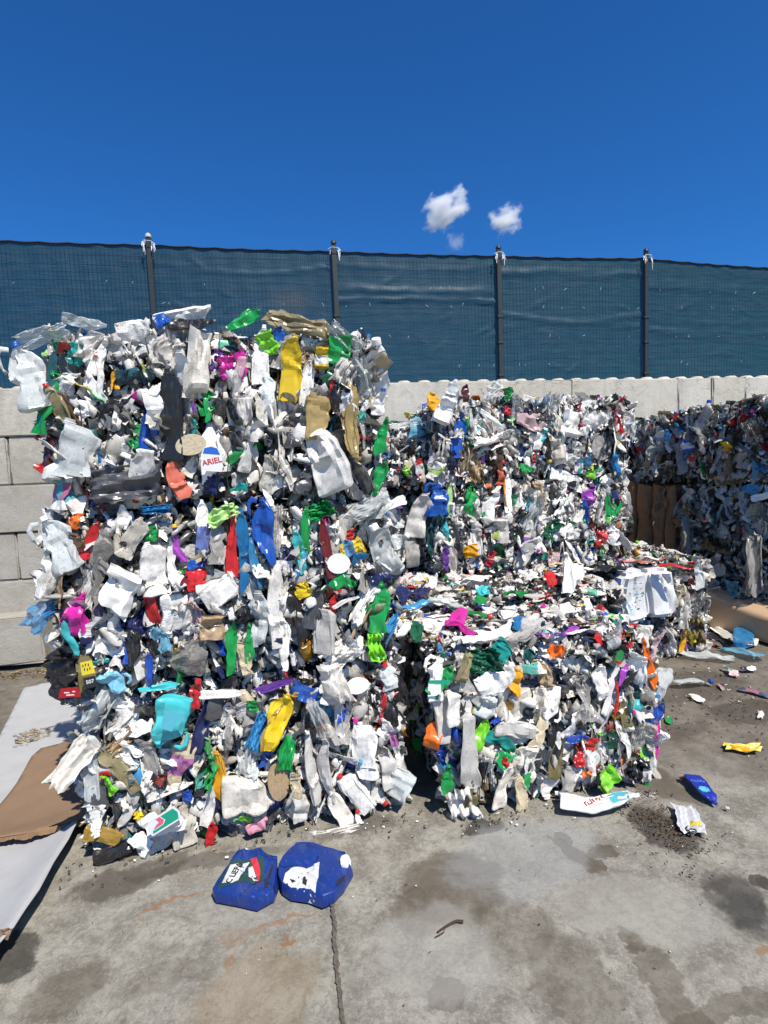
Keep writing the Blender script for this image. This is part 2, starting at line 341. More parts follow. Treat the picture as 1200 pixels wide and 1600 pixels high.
# x of a joint seen in the photo: 1060 px -> below
xj = on_y(1060, 620, WY)[0]
for c in range(6):
    xs = []
    if c == 0:
        x = xj
        for i in range(10): put_block(x, STUD*2, c); xs.append((x, 2)); x += STUD*2
        x = xj
        for i in range(7): x -= BL; put_block(x, BL, c); xs.append((x, 6))
        for x0, n in xs:
            b = [o for o in wall.children if abs(o.location.x-x0-0.006) < 1e-3 and abs(o.location.z-(WTOP-CH)) < 0.01][0]
            for i in range(n):
                for j in (0, 1):
                    s = link('stud', STM, b); s.location = ((i+.5)*STUD-.006, 0.14+j*0.28, CH-0.011)
    else:
        x = xj+3.4 - BL*(0.5 if c % 2 else 0.0) - 9*BL
        for i in range(10): put_block(x, BL, c, dy=random.uniform(-.01, .015)); x += BL
# the lowest block on the left stands proud of the wall
p = on_y(66, 970, 6.6)
put_block(p[0]-2*BL, BL, 4.65, dy=-0.36, d=0.34); put_block(p[0]-BL, BL, 4.65, dy=-0.34, d=0.32, tilt=.004)

# rubble and crumbs along the wall foot
# ------------------------------------------------------------------ fence
FY = 7.55
def net_material():
    k = N('shade_net'); pos = k.n('ShaderNodeNewGeometry').outputs['Position']
    sp = k.n('ShaderNodeSeparateXYZ', ins={0: pos})
    a = k.noise(pos, 1.1, 4, 0.6); b = k.noise(k.n('ShaderNodeMapping', ins={'Vector': pos, 'Scale': (3, 3, 22)}).outputs[0], 1.0, 5, 0.7)
    sidew = k.n('ShaderNodeMapRange', ins={0: sp.outputs[0], 1: -3.0, 2: 6.0}).outputs[0]
    c = k.mix(sidew, (0.015, 0.068, 0.104, 1), (0.018, 0.076, 0.086, 1))
    c = k.mix(k.math('MULTIPLY', k.ramp(a, 0.4, 0.7), 0.35), c, (0.015, 0.062, 0.10, 1))
    c = k.mix(k.math('MULTIPLY', k.ramp(b, 0.45, 0.72), 0.45), c, (0.085, 0.12, 0.14, 1))
    # woven bands
    wv = k.n('ShaderNodeTexWave', wave_type='BANDS', bands_direction='Z', ins={'Vector': pos, 'Scale': 16.0, 'Distortion': 1.2, 'Detail': 2.0}).outputs['Fac']
    c = k.mix(k.math('MULTIPLY', wv, 0.12), c, (0.05, 0.08, 0.10, 1))
    top = k.math('GREATER_THAN', sp.outputs[2], 10.0)
    # pale bleached patch and pale horizontal streaks with shapes of their own
    n5 = k.noise(k.n('ShaderNodeMapping', ins={'Vector': pos, 'Scale': (2.0, 2.0, 9.0)}).outputs[0], 1.0, 6, 0.7)
    c = k.mix(k.math('MULTIPLY', k.ramp(n5, 0.64, 0.8), 0.35), c, (0.17, 0.18, 0.19, 1))
    pd = on_y(455, 470, FY)
    dd = k.n('ShaderNodeVectorMath', operation='LENGTH', ins={0: k.n('ShaderNodeMapping', vector_type='TEXTURE', ins={'Vector': pos, 'Location': (pd[0], FY, pd[2]), 'Scale': (.38, 9, .2)}).outputs[0]}).outputs['Value']
    c = k.mix(k.math('MULTIPLY', k.n('ShaderNodeMapRange', ins={0: k.math('ADD', dd, k.math('MULTIPLY', b, .6)), 1: 1.3, 2: .5, 3: 0., 4: .5}).outputs[0], 1.0), c, (0.13, 0.12, 0.11, 1))
    c = k.mix(1.0, c, (0.86, 0.86, 0.86, 1), 'MULTIPLY')
    d = k.n('ShaderNodeBsdfDiffuse', ins={'Color': c, 'Normal': k.bump(k.math('ADD', b, k.math('MULTIPLY', a, 2)), 0.5, 0.05)})
    tl = k.n('ShaderNodeBsdfTranslucent', ins={'Color': c})
    gl = k.n('ShaderNodeBsdfGlossy', ins={'Color': (0.5, 0.5, 0.5, 1), 'Roughness': 0.5})
    mx = k.n('ShaderNodeMixShader', ins={0: 0.18, 1: d.outputs[0], 2: tl.outputs[0]})
    mx = k.n('ShaderNodeMixShader', ins={0: 0.035, 1: mx.outputs[0], 2: gl.outputs[0]})
    tp = k.n('ShaderNodeBsdfTransparent')
    mx = k.n('ShaderNodeMixShader', ins={0: 0.06, 1: mx.outputs[0], 2: tp.outputs[0]})
    return k.fin(mx.outputs[0])
M['net'] = net_material()
M['post'] = simple('dark_painted_steel', (0.028, 0.038, 0.038, 1), 0.5, 0.2, 0.5, 30)
M['mesh'] = simple('green_coated_wire', (0.010, 0.022, 0.028, 1), 0.5, 0.1, 0.3)
M['rope'] = simple('net_hem', (0.008, 0.016, 0.03, 1), 0.8, 0, 0.3)
M['whitetie'] = simple('white_polythene', (0.72, 0.72, 0.70, 1), 0.5, 0, 0.3, 40)
M['cap'] = simple('pale_post_cap', (0.45, 0.45, 0.43, 1), 0.6, 0, 0.4, 40)

def tube(V, F, pts, r, n=5, closed=False):
    """append a tube along pts to lists"""
    P = [np.array(p, float) for p in pts]; base = len(V)
    for i, p in enumerate(P):
        t = P[min(i+1, len(P)-1)]-P[max(i-1, 0)]; t = t/(np.linalg.norm(t)+1e-9)
        a = np.cross(t, [0, 0, 1.0]);
        if np.linalg.norm(a) < 0.2: a = np.cross(t, [1.0, 0, 0])
        a /= np.linalg.norm(a); b = np.cross(t, a)
        rr = r if np.isscalar(r) else r[i]
        for q in range(n):
            an = 2*math.pi*q/n; V.append(tuple(p+rr*(a*math.cos(an)+b*math.sin(an))))
    for i in range(len(P)-1):
        for q in range(n):
            F.append((base+i*n+q, base+i*n+(q+1) % n, base+(i+1)*n+(q+1) % n, base+(i+1)*n+q))
    F.append(tuple(base+q for q in range(n))[::-1]); F.append(tuple(base+(len(P)-1)*n+q for q in range(n)))
fence = empty('fence', (0, FY, WTOP)); tag(fence, 'tall steel mesh fence covered with blue green shade netting on top of the wall', 'fence')
posts_x = [on_y(px, 430, FY)[0] for px in (237, 523, 778, 1007)]
sp_ = (posts_x[3]-posts_x[0])/3
posts_x = [posts_x[0]-2*sp_, posts_x[0]-sp_] + posts_x + [posts_x[3]+sp_, posts_x[3]+2*sp_]
tops = [on_y(x, y, FY)[2] for x, y in ((237, 382), (523, 392), (778, 399), (1007, 403))]
zt = lambda x: float(np.interp(x, posts_x, [tops[0]+.03, tops[0]+.02]+tops+[tops[3]-.10, tops[3]-.12]))
PB = WTOP-0.35
for i, x in enumerate(posts_x):
    h = zt(x)+0.07-PB
    bm = bmesh.new(); bmesh.ops.create_cube(bm, size=1.0)
    for v in bm.verts: v.co = Vector((v.co.x*0.062, v.co.y*0.045, (v.co.z+.5)*h))
    bmesh.ops.bevel(bm, geom=list(bm.edges), offset=0.006, segments=2, affect='EDGES')
    me = bpy.data.meshes.new('post'); bm.to_mesh(me); bm.free(); me.materials.append(M['post'])
    o = link('post', me, fence); o.location = (x, -0.035, PB-WTOP)
    V = []; F = []; tube(V, F, [(0, 0, 0), (0, 0, .03), (0, 0, .05)], [.036, .036, .016], 10)
    c = link('post_cap', mesh('post_cap', V, F), o); c.data.materials.append(M['cap'] if i == 2 else M['post']); c.location = (0, 0, h)
    for zz in (0.5, 0.95, 1.3):     # clamps
        bm = bmesh.new(); bmesh.ops.create_cube(bm, size=1.0)
        for v in bm.verts: v.co = Vector((v.co.x*0.085, v.co.y*0.06, v.co.z*0.035))
        bmesh.ops.bevel(bm, geom=list(bm.edges), offset=0.005, segments=1, affect='EDGES')
        me = bpy.data.meshes.new('clamp'); bm.to_mesh(me); bm.free(); me.materials.append(M['post'])
        cc = link('clamp', me, o); cc.location = (0, -.002, zz)
    # shredded white polythene tied round the post head
    rng = np.random.default_rng(20+i); V = []; F = []
    for s in range(rng.integers(6, 20)):
        sx = rng.choice([-1, 1])*rng.uniform(.03, .075); ln = rng.uniform(.03, .10)*(1.8 if rng.random() < .15 else 1)
        wdt = rng.uniform(.003, .008); z0 = rng.uniform(-.10, -.02); dx = rng.normal()*.012; b = len(V); y = -.045-rng.random()*.02
        V += [(sx-wdt, y, z0), (sx+wdt, y, z0), (sx+wdt*.5+dx, y-.006, z0-ln), (sx-wdt*.4+dx, y-.006, z0-ln*.9)]
        F.append((b, b+1, b+2, b+3))
    tube(V, F, [(-.08, -.045, -.05), (-.03, -.066, -.03), (.04, -.066, -.035), (.085, -.045, -.07)], .004, 5)
    t = link('polythene_tie', mesh('tie', V, F, False), o); t.data.materials.append(M['whitetie']); t.location = (0, 0, h-.03)
for i in range(len(posts_x)-1):
    xa, xb = posts_x[i], posts_x[i+1]; rng = np.random.default_rng(50+i)
    nxn, nzn = 90, 64
    U = np.linspace(0, 1, nxn); W = np.linspace(0, 1, nzn); UU, WW = np.meshgrid(U, W)
    ztp = np.array([zt(x) for x in xa+(xb-xa)*U])
    scal = 0.018*np.abs(np.sin(U*math.pi*7+rng.random()*3))*0.6+0.012*np.sin(U*math.pi)
    XX = xa+(xb-xa)*UU; ZZ = PB+(ztp-scal-PB)[None, :]*WW
    D = 0.03*np.sin(math.pi*UU)*np.sin(math.pi*WW)
    for q in range(5):   # horizontal folds and sagging seams, pinched at the posts
        wz = rng.uniform(.12, .95); sag = rng.uniform(-.03, .05); am = rng.uniform(.008, .024); wdth = rng.uniform(.008, .02)
        zc = wz - sag*np.sin(math.pi*UU) + .004*np.sin(UU*rng.uniform(8, 25)+rng.random()*6)
        D += am*np.exp(-((WW-zc)/wdth)**2)*(0.35+0.65*np.abs(np.sin(UU*rng.uniform(2, 7)+rng.random()*6)))
    for q in range(14):  # small puckers around the ties
        cx, cz = rng.random(), rng.random(); a = rng.uniform(-.6, .6)
        dx = (UU-cx)*2.2; dz = (WW-cz)*1.7
        D += rng.uniform(.006, .02)*np.exp(-((dx*math.cos(a)+dz*math.sin(a))/.12)**2-((dz*math.cos(a)-dx*math.sin(a))/.014)**2)
    D += .004*np.sin(XX*23)*np.sin(ZZ*7+XX)
    YY = -0.0+0.02-D
    V = np.stack([XX.ravel(), YY.ravel(), (ZZ-WTOP).ravel()], 1)
    F = [(j*nxn+k, j*nxn+k+1, (j+1)*nxn+k+1, (j+1)*nxn+k) for j in range(nzn-1) for k in range(nxn-1)]
    o = link('shade_net', mesh('shade_net', V, F, True, None), fence); o.data.materials.append(M['net'])
    V = []; F = []; tube(V, F, [(xa+(xb-xa)*u, -.012+.02, z-s-WTOP) for u, z, s in zip(U, ztp, scal)], .011, 6)
    h = link('net_hem', mesh('net_hem', V, F), o); h.data.materials.append(M['rope'])
    # steel mesh in front of the net
    V = []; F = []; xx = xa+0.045
    while xx < xb-0.03:
        zz = zt(xx)-.02; tube(V, F, [(xx, -.032-.012, PB-WTOP), (xx, -.044, zz-WTOP)], .0015, 4); xx += 0.05
    for zz in np.arange(PB+.2, zt((xa+xb)/2)-.03, 0.2):
        for dz in (0, .0): tube(V, F, [(xa+.03, -.048, zz-WTOP), (xb-.03, -.048, zz-WTOP)], .0014, 4)
    o = link('wire_mesh', mesh('wire_mesh', V, F, False), fence); o.data.materials.append(M['mesh']); o['kind'] = 'stuff'
    # plastic ties
    V = []; F = []
    for q in range(16):
        x = rng.uniform(xa+.1, xb-.1); z = PB-WTOP+rng.choice([.62, 1.02, 1.42, 1.66])+rng.normal()*.01
        if z+WTOP > zt(x)-.03: z = zt(x)-WTOP-.03
        a = rng.uniform(-1.2, 1.2)+1.57; l = rng.uniform(.02, .06)
        tube(V, F, [(x, -.055, z), (x+l*math.cos(a)*.5, -.06, z+l*math.sin(a)*.5), (x+l*math.cos(a), -.058, z+l*math.sin(a)-.006)], .0022, 4)
    o = link('cable_ties', mesh('cable_ties', V, F, False), fence); o.data.materials.append(M['whitetie']); o['kind'] = 'stuff'
# ------------------------------------------------------------------ library of crushed containers (unit length along z)
def wavy(P, rng, amp, fr=4, n=5):
    out = np.zeros(len(P))
    for i in range(n):
        kx = rng.normal(size=3)*fr; out += np.sin(P @ kx + rng.random()*6.28)/n
    return out*amp
def creases(P, rng, n, amp, width=(0.06, 0.22), along=0.5):
    """sharp V-shaped dents: piecewise linear, so they leave real crease lines"""
    out = np.zeros(len(P))
    for i in range(n):
        a = rng.normal(size=3)*np.array([1, 0.35, along]); a /= np.linalg.norm(a)
        c = (P[rng.integers(len(P))] @ a); wd = rng.uniform(*width)
        # also limited along the crease
        b = np.cross(a, [0, 1, 0]); b /= np.linalg.norm(b)+1e-9
        c2 = P[rng.integers(len(P))] @ b; w2 = rng.uniform(.15, .5)
        f = np.maximum(0, 1-np.abs(P @ a-c)/wd)*np.clip(1.6-np.abs(P @ b-c2)/w2, 0, 1)
        out += f*rng.uniform(.4, 1)*amp*rng.choice([-1, 1], p=[.65, .35])
    return out
def loft(prof, nr, wx, wy, ex):
    """prof: list of (z, scale, offset x); returns rings"""
    V = []; F = []; nr_ = nr
    for z, s, ox in prof:
        for i in range(nr_):
            a = 2*math.pi*i/nr_; ca, sa = math.cos(a), math.sin(a)
            e = ex if s > 0.5 else 2.0
            V.append((wx*s*math.copysign(abs(ca)**(2/e), ca)+ox, wy*s*math.copysign(abs(sa)**(2/e), sa) if s > .5 else wx*s*sa, z))
    for j in range(len(prof)-1):
        for i in range(nr_): F.append((j*nr_+i, j*nr_+(i+1) % nr_, (j+1)*nr_+(i+1) % nr_, (j+1)*nr_+i))
    c0 = len(V); V.append((prof[0][2], 0, prof[0][0]+.012)); F += [(c0, (i+1) % nr_, i) for i in range(nr_)]
    k = (len(prof)-1)*nr_; c1 = len(V); V.append((prof[-1][2], 0, prof[-1][0])); F += [(c1, k+i, k+(i+1) % nr_) for i in range(nr_)]
    return np.array(V), F
def bend(P, rng, amt):
    c = rng.uniform(.3, .7); a = rng.normal()*amt; Q = P.copy()
    t = np.clip((P[:, 2]-c)/.12, 0, 1)*(P[:, 2]-c); t2 = np.clip((c-P[:, 2])/.12, 0, 1)*(c-P[:, 2])
    Q[:, 1] += t*math.sin(a)+t2*rng.normal()*amt*.4; Q[:, 2] = P[:, 2]-t*(1-math.cos(a)); Q[:, 0] += t*rng.normal()*amt*.35
    return Q
def densify(prof, n):
    z = [p[0] for p in prof]; zz = sorted(set(list(np.linspace(z[0], z[-1], n))+z))
    return [(q, float(np.interp(q, z, [p[1] for p in prof])), float(np.interp(q, z, [p[2] for p in prof]))) for q in zz]
def tri(t): return np.abs((t % 2)-1)-.5
def crumple(V, rng, lvl=1.0, keep=None):
    """crush a container the way a baling press does: pleats, pinches, folded-over corners, a warped outline"""
    V = V.copy(); k = np.ones(len(V)) if keep is None else keep
    if rng.random() < .55*lvl:          # upright pleats from being squeezed from the sides
        f = rng.uniform(5, 12); a = rng.uniform(.012, .05); V[:, 1] += k*a*tri(V[:, 0]*f*2+V[:, 2]*rng.normal()*2+rng.random()*3)*2; V[:, 0] *= 1-.25*rng.random()*k
    for i in range(rng.integers(1, 3)):  # pinch
        c = rng.uniform(.15, .75); w_ = rng.uniform(.06, .2); a = rng.uniform(.1, .42)*lvl
        sl = rng.normal()*.5; d = np.maximum(0, 1-np.abs(V[:, 2]-c-sl*V[:, 0])/w_); side = rng.choice([-1, 0, 1])
        m_ = d*a*k
        V[:, 0] -= m_*(V[:, 0] if side == 0 else np.where(V[:, 0]*side > 0, V[:, 0]*1.6, 0))
        V[:, 1] += d*rng.normal()*.05*k
    for i in range(rng.integers(1, 4) if lvl > .6 else 1):   # fold a corner or an end over
        an = rng.random()*6.283; a = np.array([math.cos(an), rng.normal()*.25, math.sin(an)*.9]); a /= np.linalg.norm(a)
        pr_ = V @ a; c = np.quantile(pr_, rng.uniform(.80, .95)); over = np.maximum(0, pr_-c); f = rng.uniform(.9, 2.0)
        V -= np.outer(over*f*k, a); V[:, 1] += rng.choice([-1, 1])*over*rng.uniform(.15, .7)*k
    V[:, 0] += k*(wavy(V, rng, .10*lvl, 5, 4)+creases(V, rng, 3, .05*lvl)); V[:, 2] += k*wavy(V, rng, .05*lvl, 6, 4)
    V[:, 1] += k*(wavy(V, rng, .07*lvl, 6, 4)+creases(V, rng, 14, .06*lvl, (.025, .10))+creases(V, rng, 5, .09*lvl, (.08, .2)))
    tw = rng.normal()*.6*lvl; th = (V[:, 2]-.4)*tw; x, y = V[:, 0].copy(), V[:, 1].copy(); V[:, 0] = x*np.cos(th)-y*np.sin(th); V[:, 1] = x*np.sin(th)+y*np.cos(th)
    return V
NECK = {}
def g_bottle(sd, wx=.17, flat=.42, ex=3.0, neck=.055, crs=9, amp=.09, ribs=0, sh=.72, offx=0.0, nr=26, nz_=26, bendy=.45, crumpl=.8):
    rng = np.random.default_rng(sd)
    ps = [(0, .72, 0), (.015, .93, 0), (.04, 1, 0), (.30, 1.0, 0), (.36, .93+.07*rng.random(), 0), (sh-.1, 1, 0), (sh, .97, offx*.1), (sh+.09, .72, offx*.5), (.90, neck/wx*1.25, offx), (.915, neck/wx*1.35, offx), (.925, neck/wx*.98, offx), (.965, neck/wx*.98, offx)]
    prof = densify(ps, nz_)
    if ribs: prof = [(z, s*(1+.035*math.sin(z*ribs*6.28)) if s > .8 else s, o) for z, s, o in prof]
    V, F = loft(prof, nr, wx, wx*flat, ex)
    sw = V[:, 2] < .9; k = np.where(V[:, 2] < .84, 1.0, np.clip((.92-V[:, 2])/.08, 0, 1))
    D = creases(V, rng, crs, amp)*k; side = np.sign(V[:, 1]+1e-6)
    V[:, 1] += np.where(side > 0, D, D*rng.uniform(-.2, .9))+wavy(V, rng, .035)*k
    V[:, 0] += (wavy(V, rng, .03)+creases(V, rng, 3, .05))*k
    V[:, 2] += wavy(V, rng, .02)*k
    V = crumple(V, rng, crumpl*(.45 if sd % 3 == 0 else .95), np.clip((.93-V[:, 2])/.10, .15, 1)); V = bend(V, rng, bendy); top = V[-1].copy()
    return V, F, top, neck
def g_jug(sd):
    rng = np.random.default_rng(sd)
    V, F, top, nk = g_bottle(sd, wx=rng.uniform(.30, .36), flat=rng.uniform(.35, .6), ex=4.5, neck=.062, crs=10, amp=.11, sh=.66, offx=-.10*rng.choice([0, 1]), bendy=.25, nr=30)
    # handle: a bowed tube on the shoulder
    f = len(V); VV = [tuple(v) for v in V]; FF = list(F)
    x0 = .26; y = float(V[:, 1].mean())
    tube(VV, FF, [(x0*.35, y, .90), (x0*.8, y, .93), (x0*1.15, y+.01, .86), (x0*1.2, y, .70), (x0*1.0, y, .58)], [.035, .045, .048, .045, .04], 8)
    return np.array(VV), FF, top, nk
def g_slab(sd):
    rng = np.random.default_rng(sd)
    return g_bottle(sd, wx=rng.uniform(.17, .26), flat=rng.uniform(.12, .22), ex=3.6, neck=.05, crs=12, amp=.06, bendy=.5)
def g_canister(sd):
    rng = np.random.default_rng(sd)
    return g_bottle(sd, wx=.30, flat=.5, ex=7, neck=.07, crs=7, amp=.08, ribs=3, sh=.80, offx=.16, nr=36, nz_=30, bendy=.2, crumpl=.7)
def g_tube(sd):
    rng = np.random.default_rng(sd)
    return g_bottle(sd, wx=.085, flat=rng.uniform(.4, .8), ex=2.2, neck=.04, crs=7, amp=.04, bendy=.5, nr=16, nz_=24)
def g_film(sd, n=26, asp=.55, amp=.16, folds=9):
    rng = np.random.default_rng(sd); u = np.linspace(-1, 1, n); U, W = np.meshgrid(u, u)
    U = U.ravel(); W = W.ravel(); P = np.stack([U*asp*.5, 0*U, W*.5+.5], 1)
    edge = 1-.16*np.abs(np.sin(np.arctan2(W, U)*rng.integers(3, 7)+rng.random()*6))*np.maximum(np.abs(U), np.abs(W))**3
    P[:, 0] *= edge; P[:, 2] = .5+(P[:, 2]-.5)*edge
    y = np.zeros(len(U))
    for i in range(folds):
        a = rng.normal(size=2)*np.array([1, .6]); fr = rng.uniform(1.2, 6)
        t = (U*a[0]+W*a[1])*fr+rng.random()*4; y += np.abs((t % 2)-1)*amp/fr*1.3
    P[:, 1] += y-y.mean(); P[:, 1] += wavy(P, rng, .10, 3); P[:, 0] += wavy(P, rng, .09, 5); P[:, 2] += wavy(P, rng, .07, 5)
    P = bend(P, rng, .5)
    F = [(j*n+i, j*n+i+1, (j+1)*n+i+1, (j+1)*n+i) for j in range(n-1) for i in range(n-1)]
    return P, F, None, 0
def g_bag(sd, n=30, m_=28, rag=.20):
    """a squashed, crumpled hollow wad"""
    rng = np.random.default_rng(sd); V = []; F = []
    for j in range(m_):
        th = math.pi*(j+.5)/m_
        for i in range(n): a = 2*math.pi*i/n; V.append((.3*math.sin(th)*math.cos(a), .17*math.sin(th)*math.sin(a), .5-.5*math.cos(th)))
    for j in range(m_-1):
        for i in range(n): F.append((j*n+i, j*n+(i+1) % n, (j+1)*n+(i+1) % n, (j+1)*n+i))
    F.append(tuple(range(n))[::-1]); F.append(tuple((m_-1)*n+i for i in range(n)))
    V = np.array(V); C = V-np.array([0, 0, .5]); r = np.zeros(len(V)); rag *= .42
    for i in range(22):
        a = rng.normal(size=3); a /= np.linalg.norm(a); t = (C @ a)*rng.uniform(4, 12+i*1.6)+rng.random()*3; r += (np.abs((t % 2)-1)-.5)*rag/(1+i*.16)
    V = np.array([0, 0, .5])+C*(1+r*.9)[:, None]*np.array([rng.uniform(.6, 1), rng.uniform(.5, 1), 1]); V[:, 0] += wavy(V, rng, .10, 5); V[:, 1] += creases(V, rng, 12, .10, (.05, .2)); V = bend(crumple(V, rng, .95), rng, .5)
    return V, F, None, 0
def g_disc(sd, n=22):
    rng = np.random.default_rng(sd); V = []; F = []; prof = [(.5, 0), (.5, .05), (.46, .055), (.44, .03), (.30, .025), (.28, .04), (.1, .04)]
    for r, h in prof:
        for i in range(n): a = 2*math.pi*i/n; V.append((r*.9*math.cos(a), -h, .5+r*math.sin(a)))
    for j in range(len(prof)-1):
        for i in range(n): F.append((j*n+i, j*n+(i+1) % n, (j+1)*n+(i+1) % n, (j+1)*n+i))
    F.append(tuple(range(n))[::-1]); F.append(tuple((len(prof)-1)*n+i for i in range(n)))
    V = np.array(V); V[:, 1] += wavy(V, rng, .05, 3)+creases(V, rng, 2, .05); V[:, 0] += wavy(V, rng, .03, 3)
    return V, F, None, 0
def g_tray(sd):
    rng = np.random.default_rng(sd); bm = bmesh.new(); bmesh.ops.create_grid(bm, x_segments=14, y_segments=18, size=.5)
    V = np.array([v.co[:] for v in bm.verts]); F = [tuple(v.index for v in f.verts) for f in bm.faces]; bm.free()
    x, z = V[:, 0].copy(), V[:, 1].copy(); d = np.maximum(np.abs(x), np.abs(z)); y = np.where(d > .44, -.0, np.where(d > .36, .16, .17))
    P = np.stack([x*.62, y-.0, z+.5], 1); P[:, 1] += creases(P, rng, 7, .07)+wavy(P, rng, .05, 3); P[:, 0] += wavy(P, rng, .05, 3)
    P = bend(crumple(P, rng, .6), rng, .3)
    return P, F, None, 0
def cap_mesh():
    V = []; F = []; n = 16; prof = [(.5, 0), (.5, .5), (.46, .56), (.38, .58), (.36, .54)]
    for j, (r, h) in enumerate(prof):
        for i in range(n):
            a = 2*math.pi*i/n; rr = r*(1.0 if j > 1 or i % 2 else .94); V.append((rr*math.cos(a), rr*math.sin(a), h))
    for j in range(len(prof)-1):
        for i in range(n): F.append((j*n+i, j*n+(i+1) % n, (j+1)*n+(i+1) % n, (j+1)*n+i))
    F.append(tuple(range(n))[::-1]); F.append(tuple((len(prof)-1)*n+i for i in range(n)))
    return mesh('cap', V, F, True, 40)
CAP = cap_mesh()
GEN = {'b': ('crushed_bottle', g_bottle, 16), 'j': ('crushed_jug', g_jug, 12), 's': ('flattened_bottle', g_slab, 18), 'c': ('crushed_canister', g_canister, 10),
       't': ('squeezed_tube', g_tube, 7), 'f': ('plastic_film', g_film, 9), 'g': ('crumpled_bag', g_bag, 10), 'd': ('tub_lid', g_disc, 3), 'y': ('plastic_tray', g_tray, 7)}
LIB = {}
for key, (nm, fn, cnt) in GEN.items():
    LIB[key] = []
    for i in range(cnt):
        V, F, top, nk = fn(1000+ord(key)*31+i*13)
        ext = V.max(0)-V.min(0)
        me = mesh(nm, V, F, True, {'f': 22, 'g': 24, 't': 34}.get(key, 27))
        LIB[key].append((me, top, nk, ext))
C_ = {  # plastic pigments (linear albedo)
 'white': (.88, .855, .80), 'offw': (.76, .71, .61), 'grey': (.46, .44, .40), 'lgrey': (.74, .71, .66), 'black': (.018, .018, .02), 'dgrey': (.07, .072, .078),
 'red': (.50, .018, .02), 'dred': (.14, .012, .018), 'orange': (.80, .16, .015), 'salmon': (.62, .15, .09), 'yellow': (.72, .50, .015), 'amber': (.70, .33, .012), 'green': (.008, .26, .055),
 'dgreen': (.006, .095, .045), 'lime': (.20, .60, .03), 'plime': (.36, .58, .20), 'teal': (.008, .26, .22), 'dteal': (.02, .085, .10), 'turq': (.06, .46, .48), 'lblue': (.22, .52, .68), 'blue': (.012, .07, .40), 'cobalt': (.012, .08, .36),
 'navy': (.014, .02, .085), 'sky': (.05, .27, .52), 'cblue': (.01, .14, .33), 'purple': (.13, .04, .28), 'violet': (.35, .06, .42), 'magenta': (.60, .02, .30), 'pink': (.70, .30, .38), 'ppink': (.66, .48, .47), 'cream': (.62, .52, .34), 'khaki': (.26, .215, .11),
 'tan': (.40, .28, .16), 'brown': (.11, .06, .03), 'olive': (.16, .13, .05), 'mustard': (.36, .22, .04), 'honey': (.52, .38, .15), 'ice': (.70, .73, .71), 'maroon': (.07, .012, .015)}
def frame_matrix(pos, axz, ay, sx, sy, sz):
    z = Vector(axz).normalized(); y = Vector(ay); y = (y-z*y.dot(z)).normalized(); x = y.cross(z)
    mm = Matrix.Identity(4)
    for i in range(3):
        mm[i][0] = x[i]*sx; mm[i][1] = y[i]*sy; mm[i][2] = z[i]*sz; mm[i][3] = pos[i]
    return mm
CHK = 0
def piece(root, kind, pos, axis, normal, length, width, color, mat='o', capc=None, rng=None, depth=None, var=None, capscale=1.0):
    """one crushed container: pos is its centre (in the bale's own frame), axis its length, normal its thin direction"""
    rng = rng or np.random.default_rng(1)
    v = rng.integers(len(LIB[kind])) if var is None else var % len(LIB[kind])
    me, top, nk, ext = LIB[kind][v]
    sx = width/ext[0]; sz = length/ext[2]; sy = depth/ext[1] if depth else (sx*sz)**.5
    if kind in 'fg' and not depth: sy = min(sx, sz)*1.0
    z = Vector(axis).normalized(); p = Vector(pos)-z*(length*.5)
    o = link(GEN[kind][0], me, root, M[mat], frame_matrix(p, axis, normal, sx, sy, sz))
    c = C_[color] if isinstance(color, str) else color
    j = 1+rng.normal()*.07; o.color = (min(1, c[0]*j), min(1, c[1]*j), min(1, c[2]*j), 1)
    if capc and top is not None:
        r = nk*sx*2.35*capscale
        cm = Matrix.Translation(Vector(top)-Vector((0, 0, .035))) @ Matrix.Diagonal((r/sx, r/sy, r*1.05/sz, 1))
        co = link('cap', CAP, o, M['c'], cm); cc = C_[capc]; co.color = (*cc, 1)
    return o
PAL_HD = [('white', 52), ('offw', 20), ('lgrey', 12), ('grey', 3), ('dgrey', 4), ('black', 5.5), ('green', 2.2), ('dgreen', 1.3), ('lime', .5), ('blue', 1.7), ('navy', 2.2), ('cblue', 1), ('sky', .7), ('turq', .7), ('teal', .8),
          ('red', 2.0), ('dred', .9), ('orange', .6), ('yellow', .6), ('amber', .6), ('magenta', .4), ('purple', .5), ('violet', .25), ('pink', .6), ('cream', 3), ('tan', 1.4), ('khaki', 1), ('brown', 1), ('ice', 3), ('ppink', 1), ('plime', .6), ('honey', .8)]
PAL_PET = [('ice', 26), ('grey', 26), ('lgrey', 14), ('dgrey', 18), ('white', 5), ('sky', .8), ('cblue', .5), ('blue', .6), ('green', .8), ('red', .9), ('yellow', .6), ('orange', .3), ('tan', 2), ('lblue', 2), ('black', 9), ('brown', 5), ('khaki', 3)]
CAPS = ['red', 'red', 'white', 'white', 'blue', 'green', 'sky', 'yellow', 'black', 'lime', 'red', 'magenta', 'orange']
def pick(pal, rng):
    w_ = np.array([x[1] for x in pal], float); return pal[rng.choice(len(pal), p=w_/w_.sum())][0]
def matfor(kind, col, rng, pet=False):
    if pet: return rng.choice(['p', 'f', 'h', 'o', 'l'], p=[.56, .26, .06, .07, .05])
    if kind == 'f': return rng.choice(['f', 'h', 'o'], p=[.3, .3, .4])
    if col in ('white', 'offw', 'ice', 'lgrey', 'cream'): return rng.choice(['h', 'o', 'l', 'p'], p=[.34, .28, .28, .10])
    if col == 'grey': return rng.choice(['p', 'o', 'h'], p=[.5, .3, .2])
    return rng.choice(['o', 'l', 'h'], p=[.66, .26, .08])
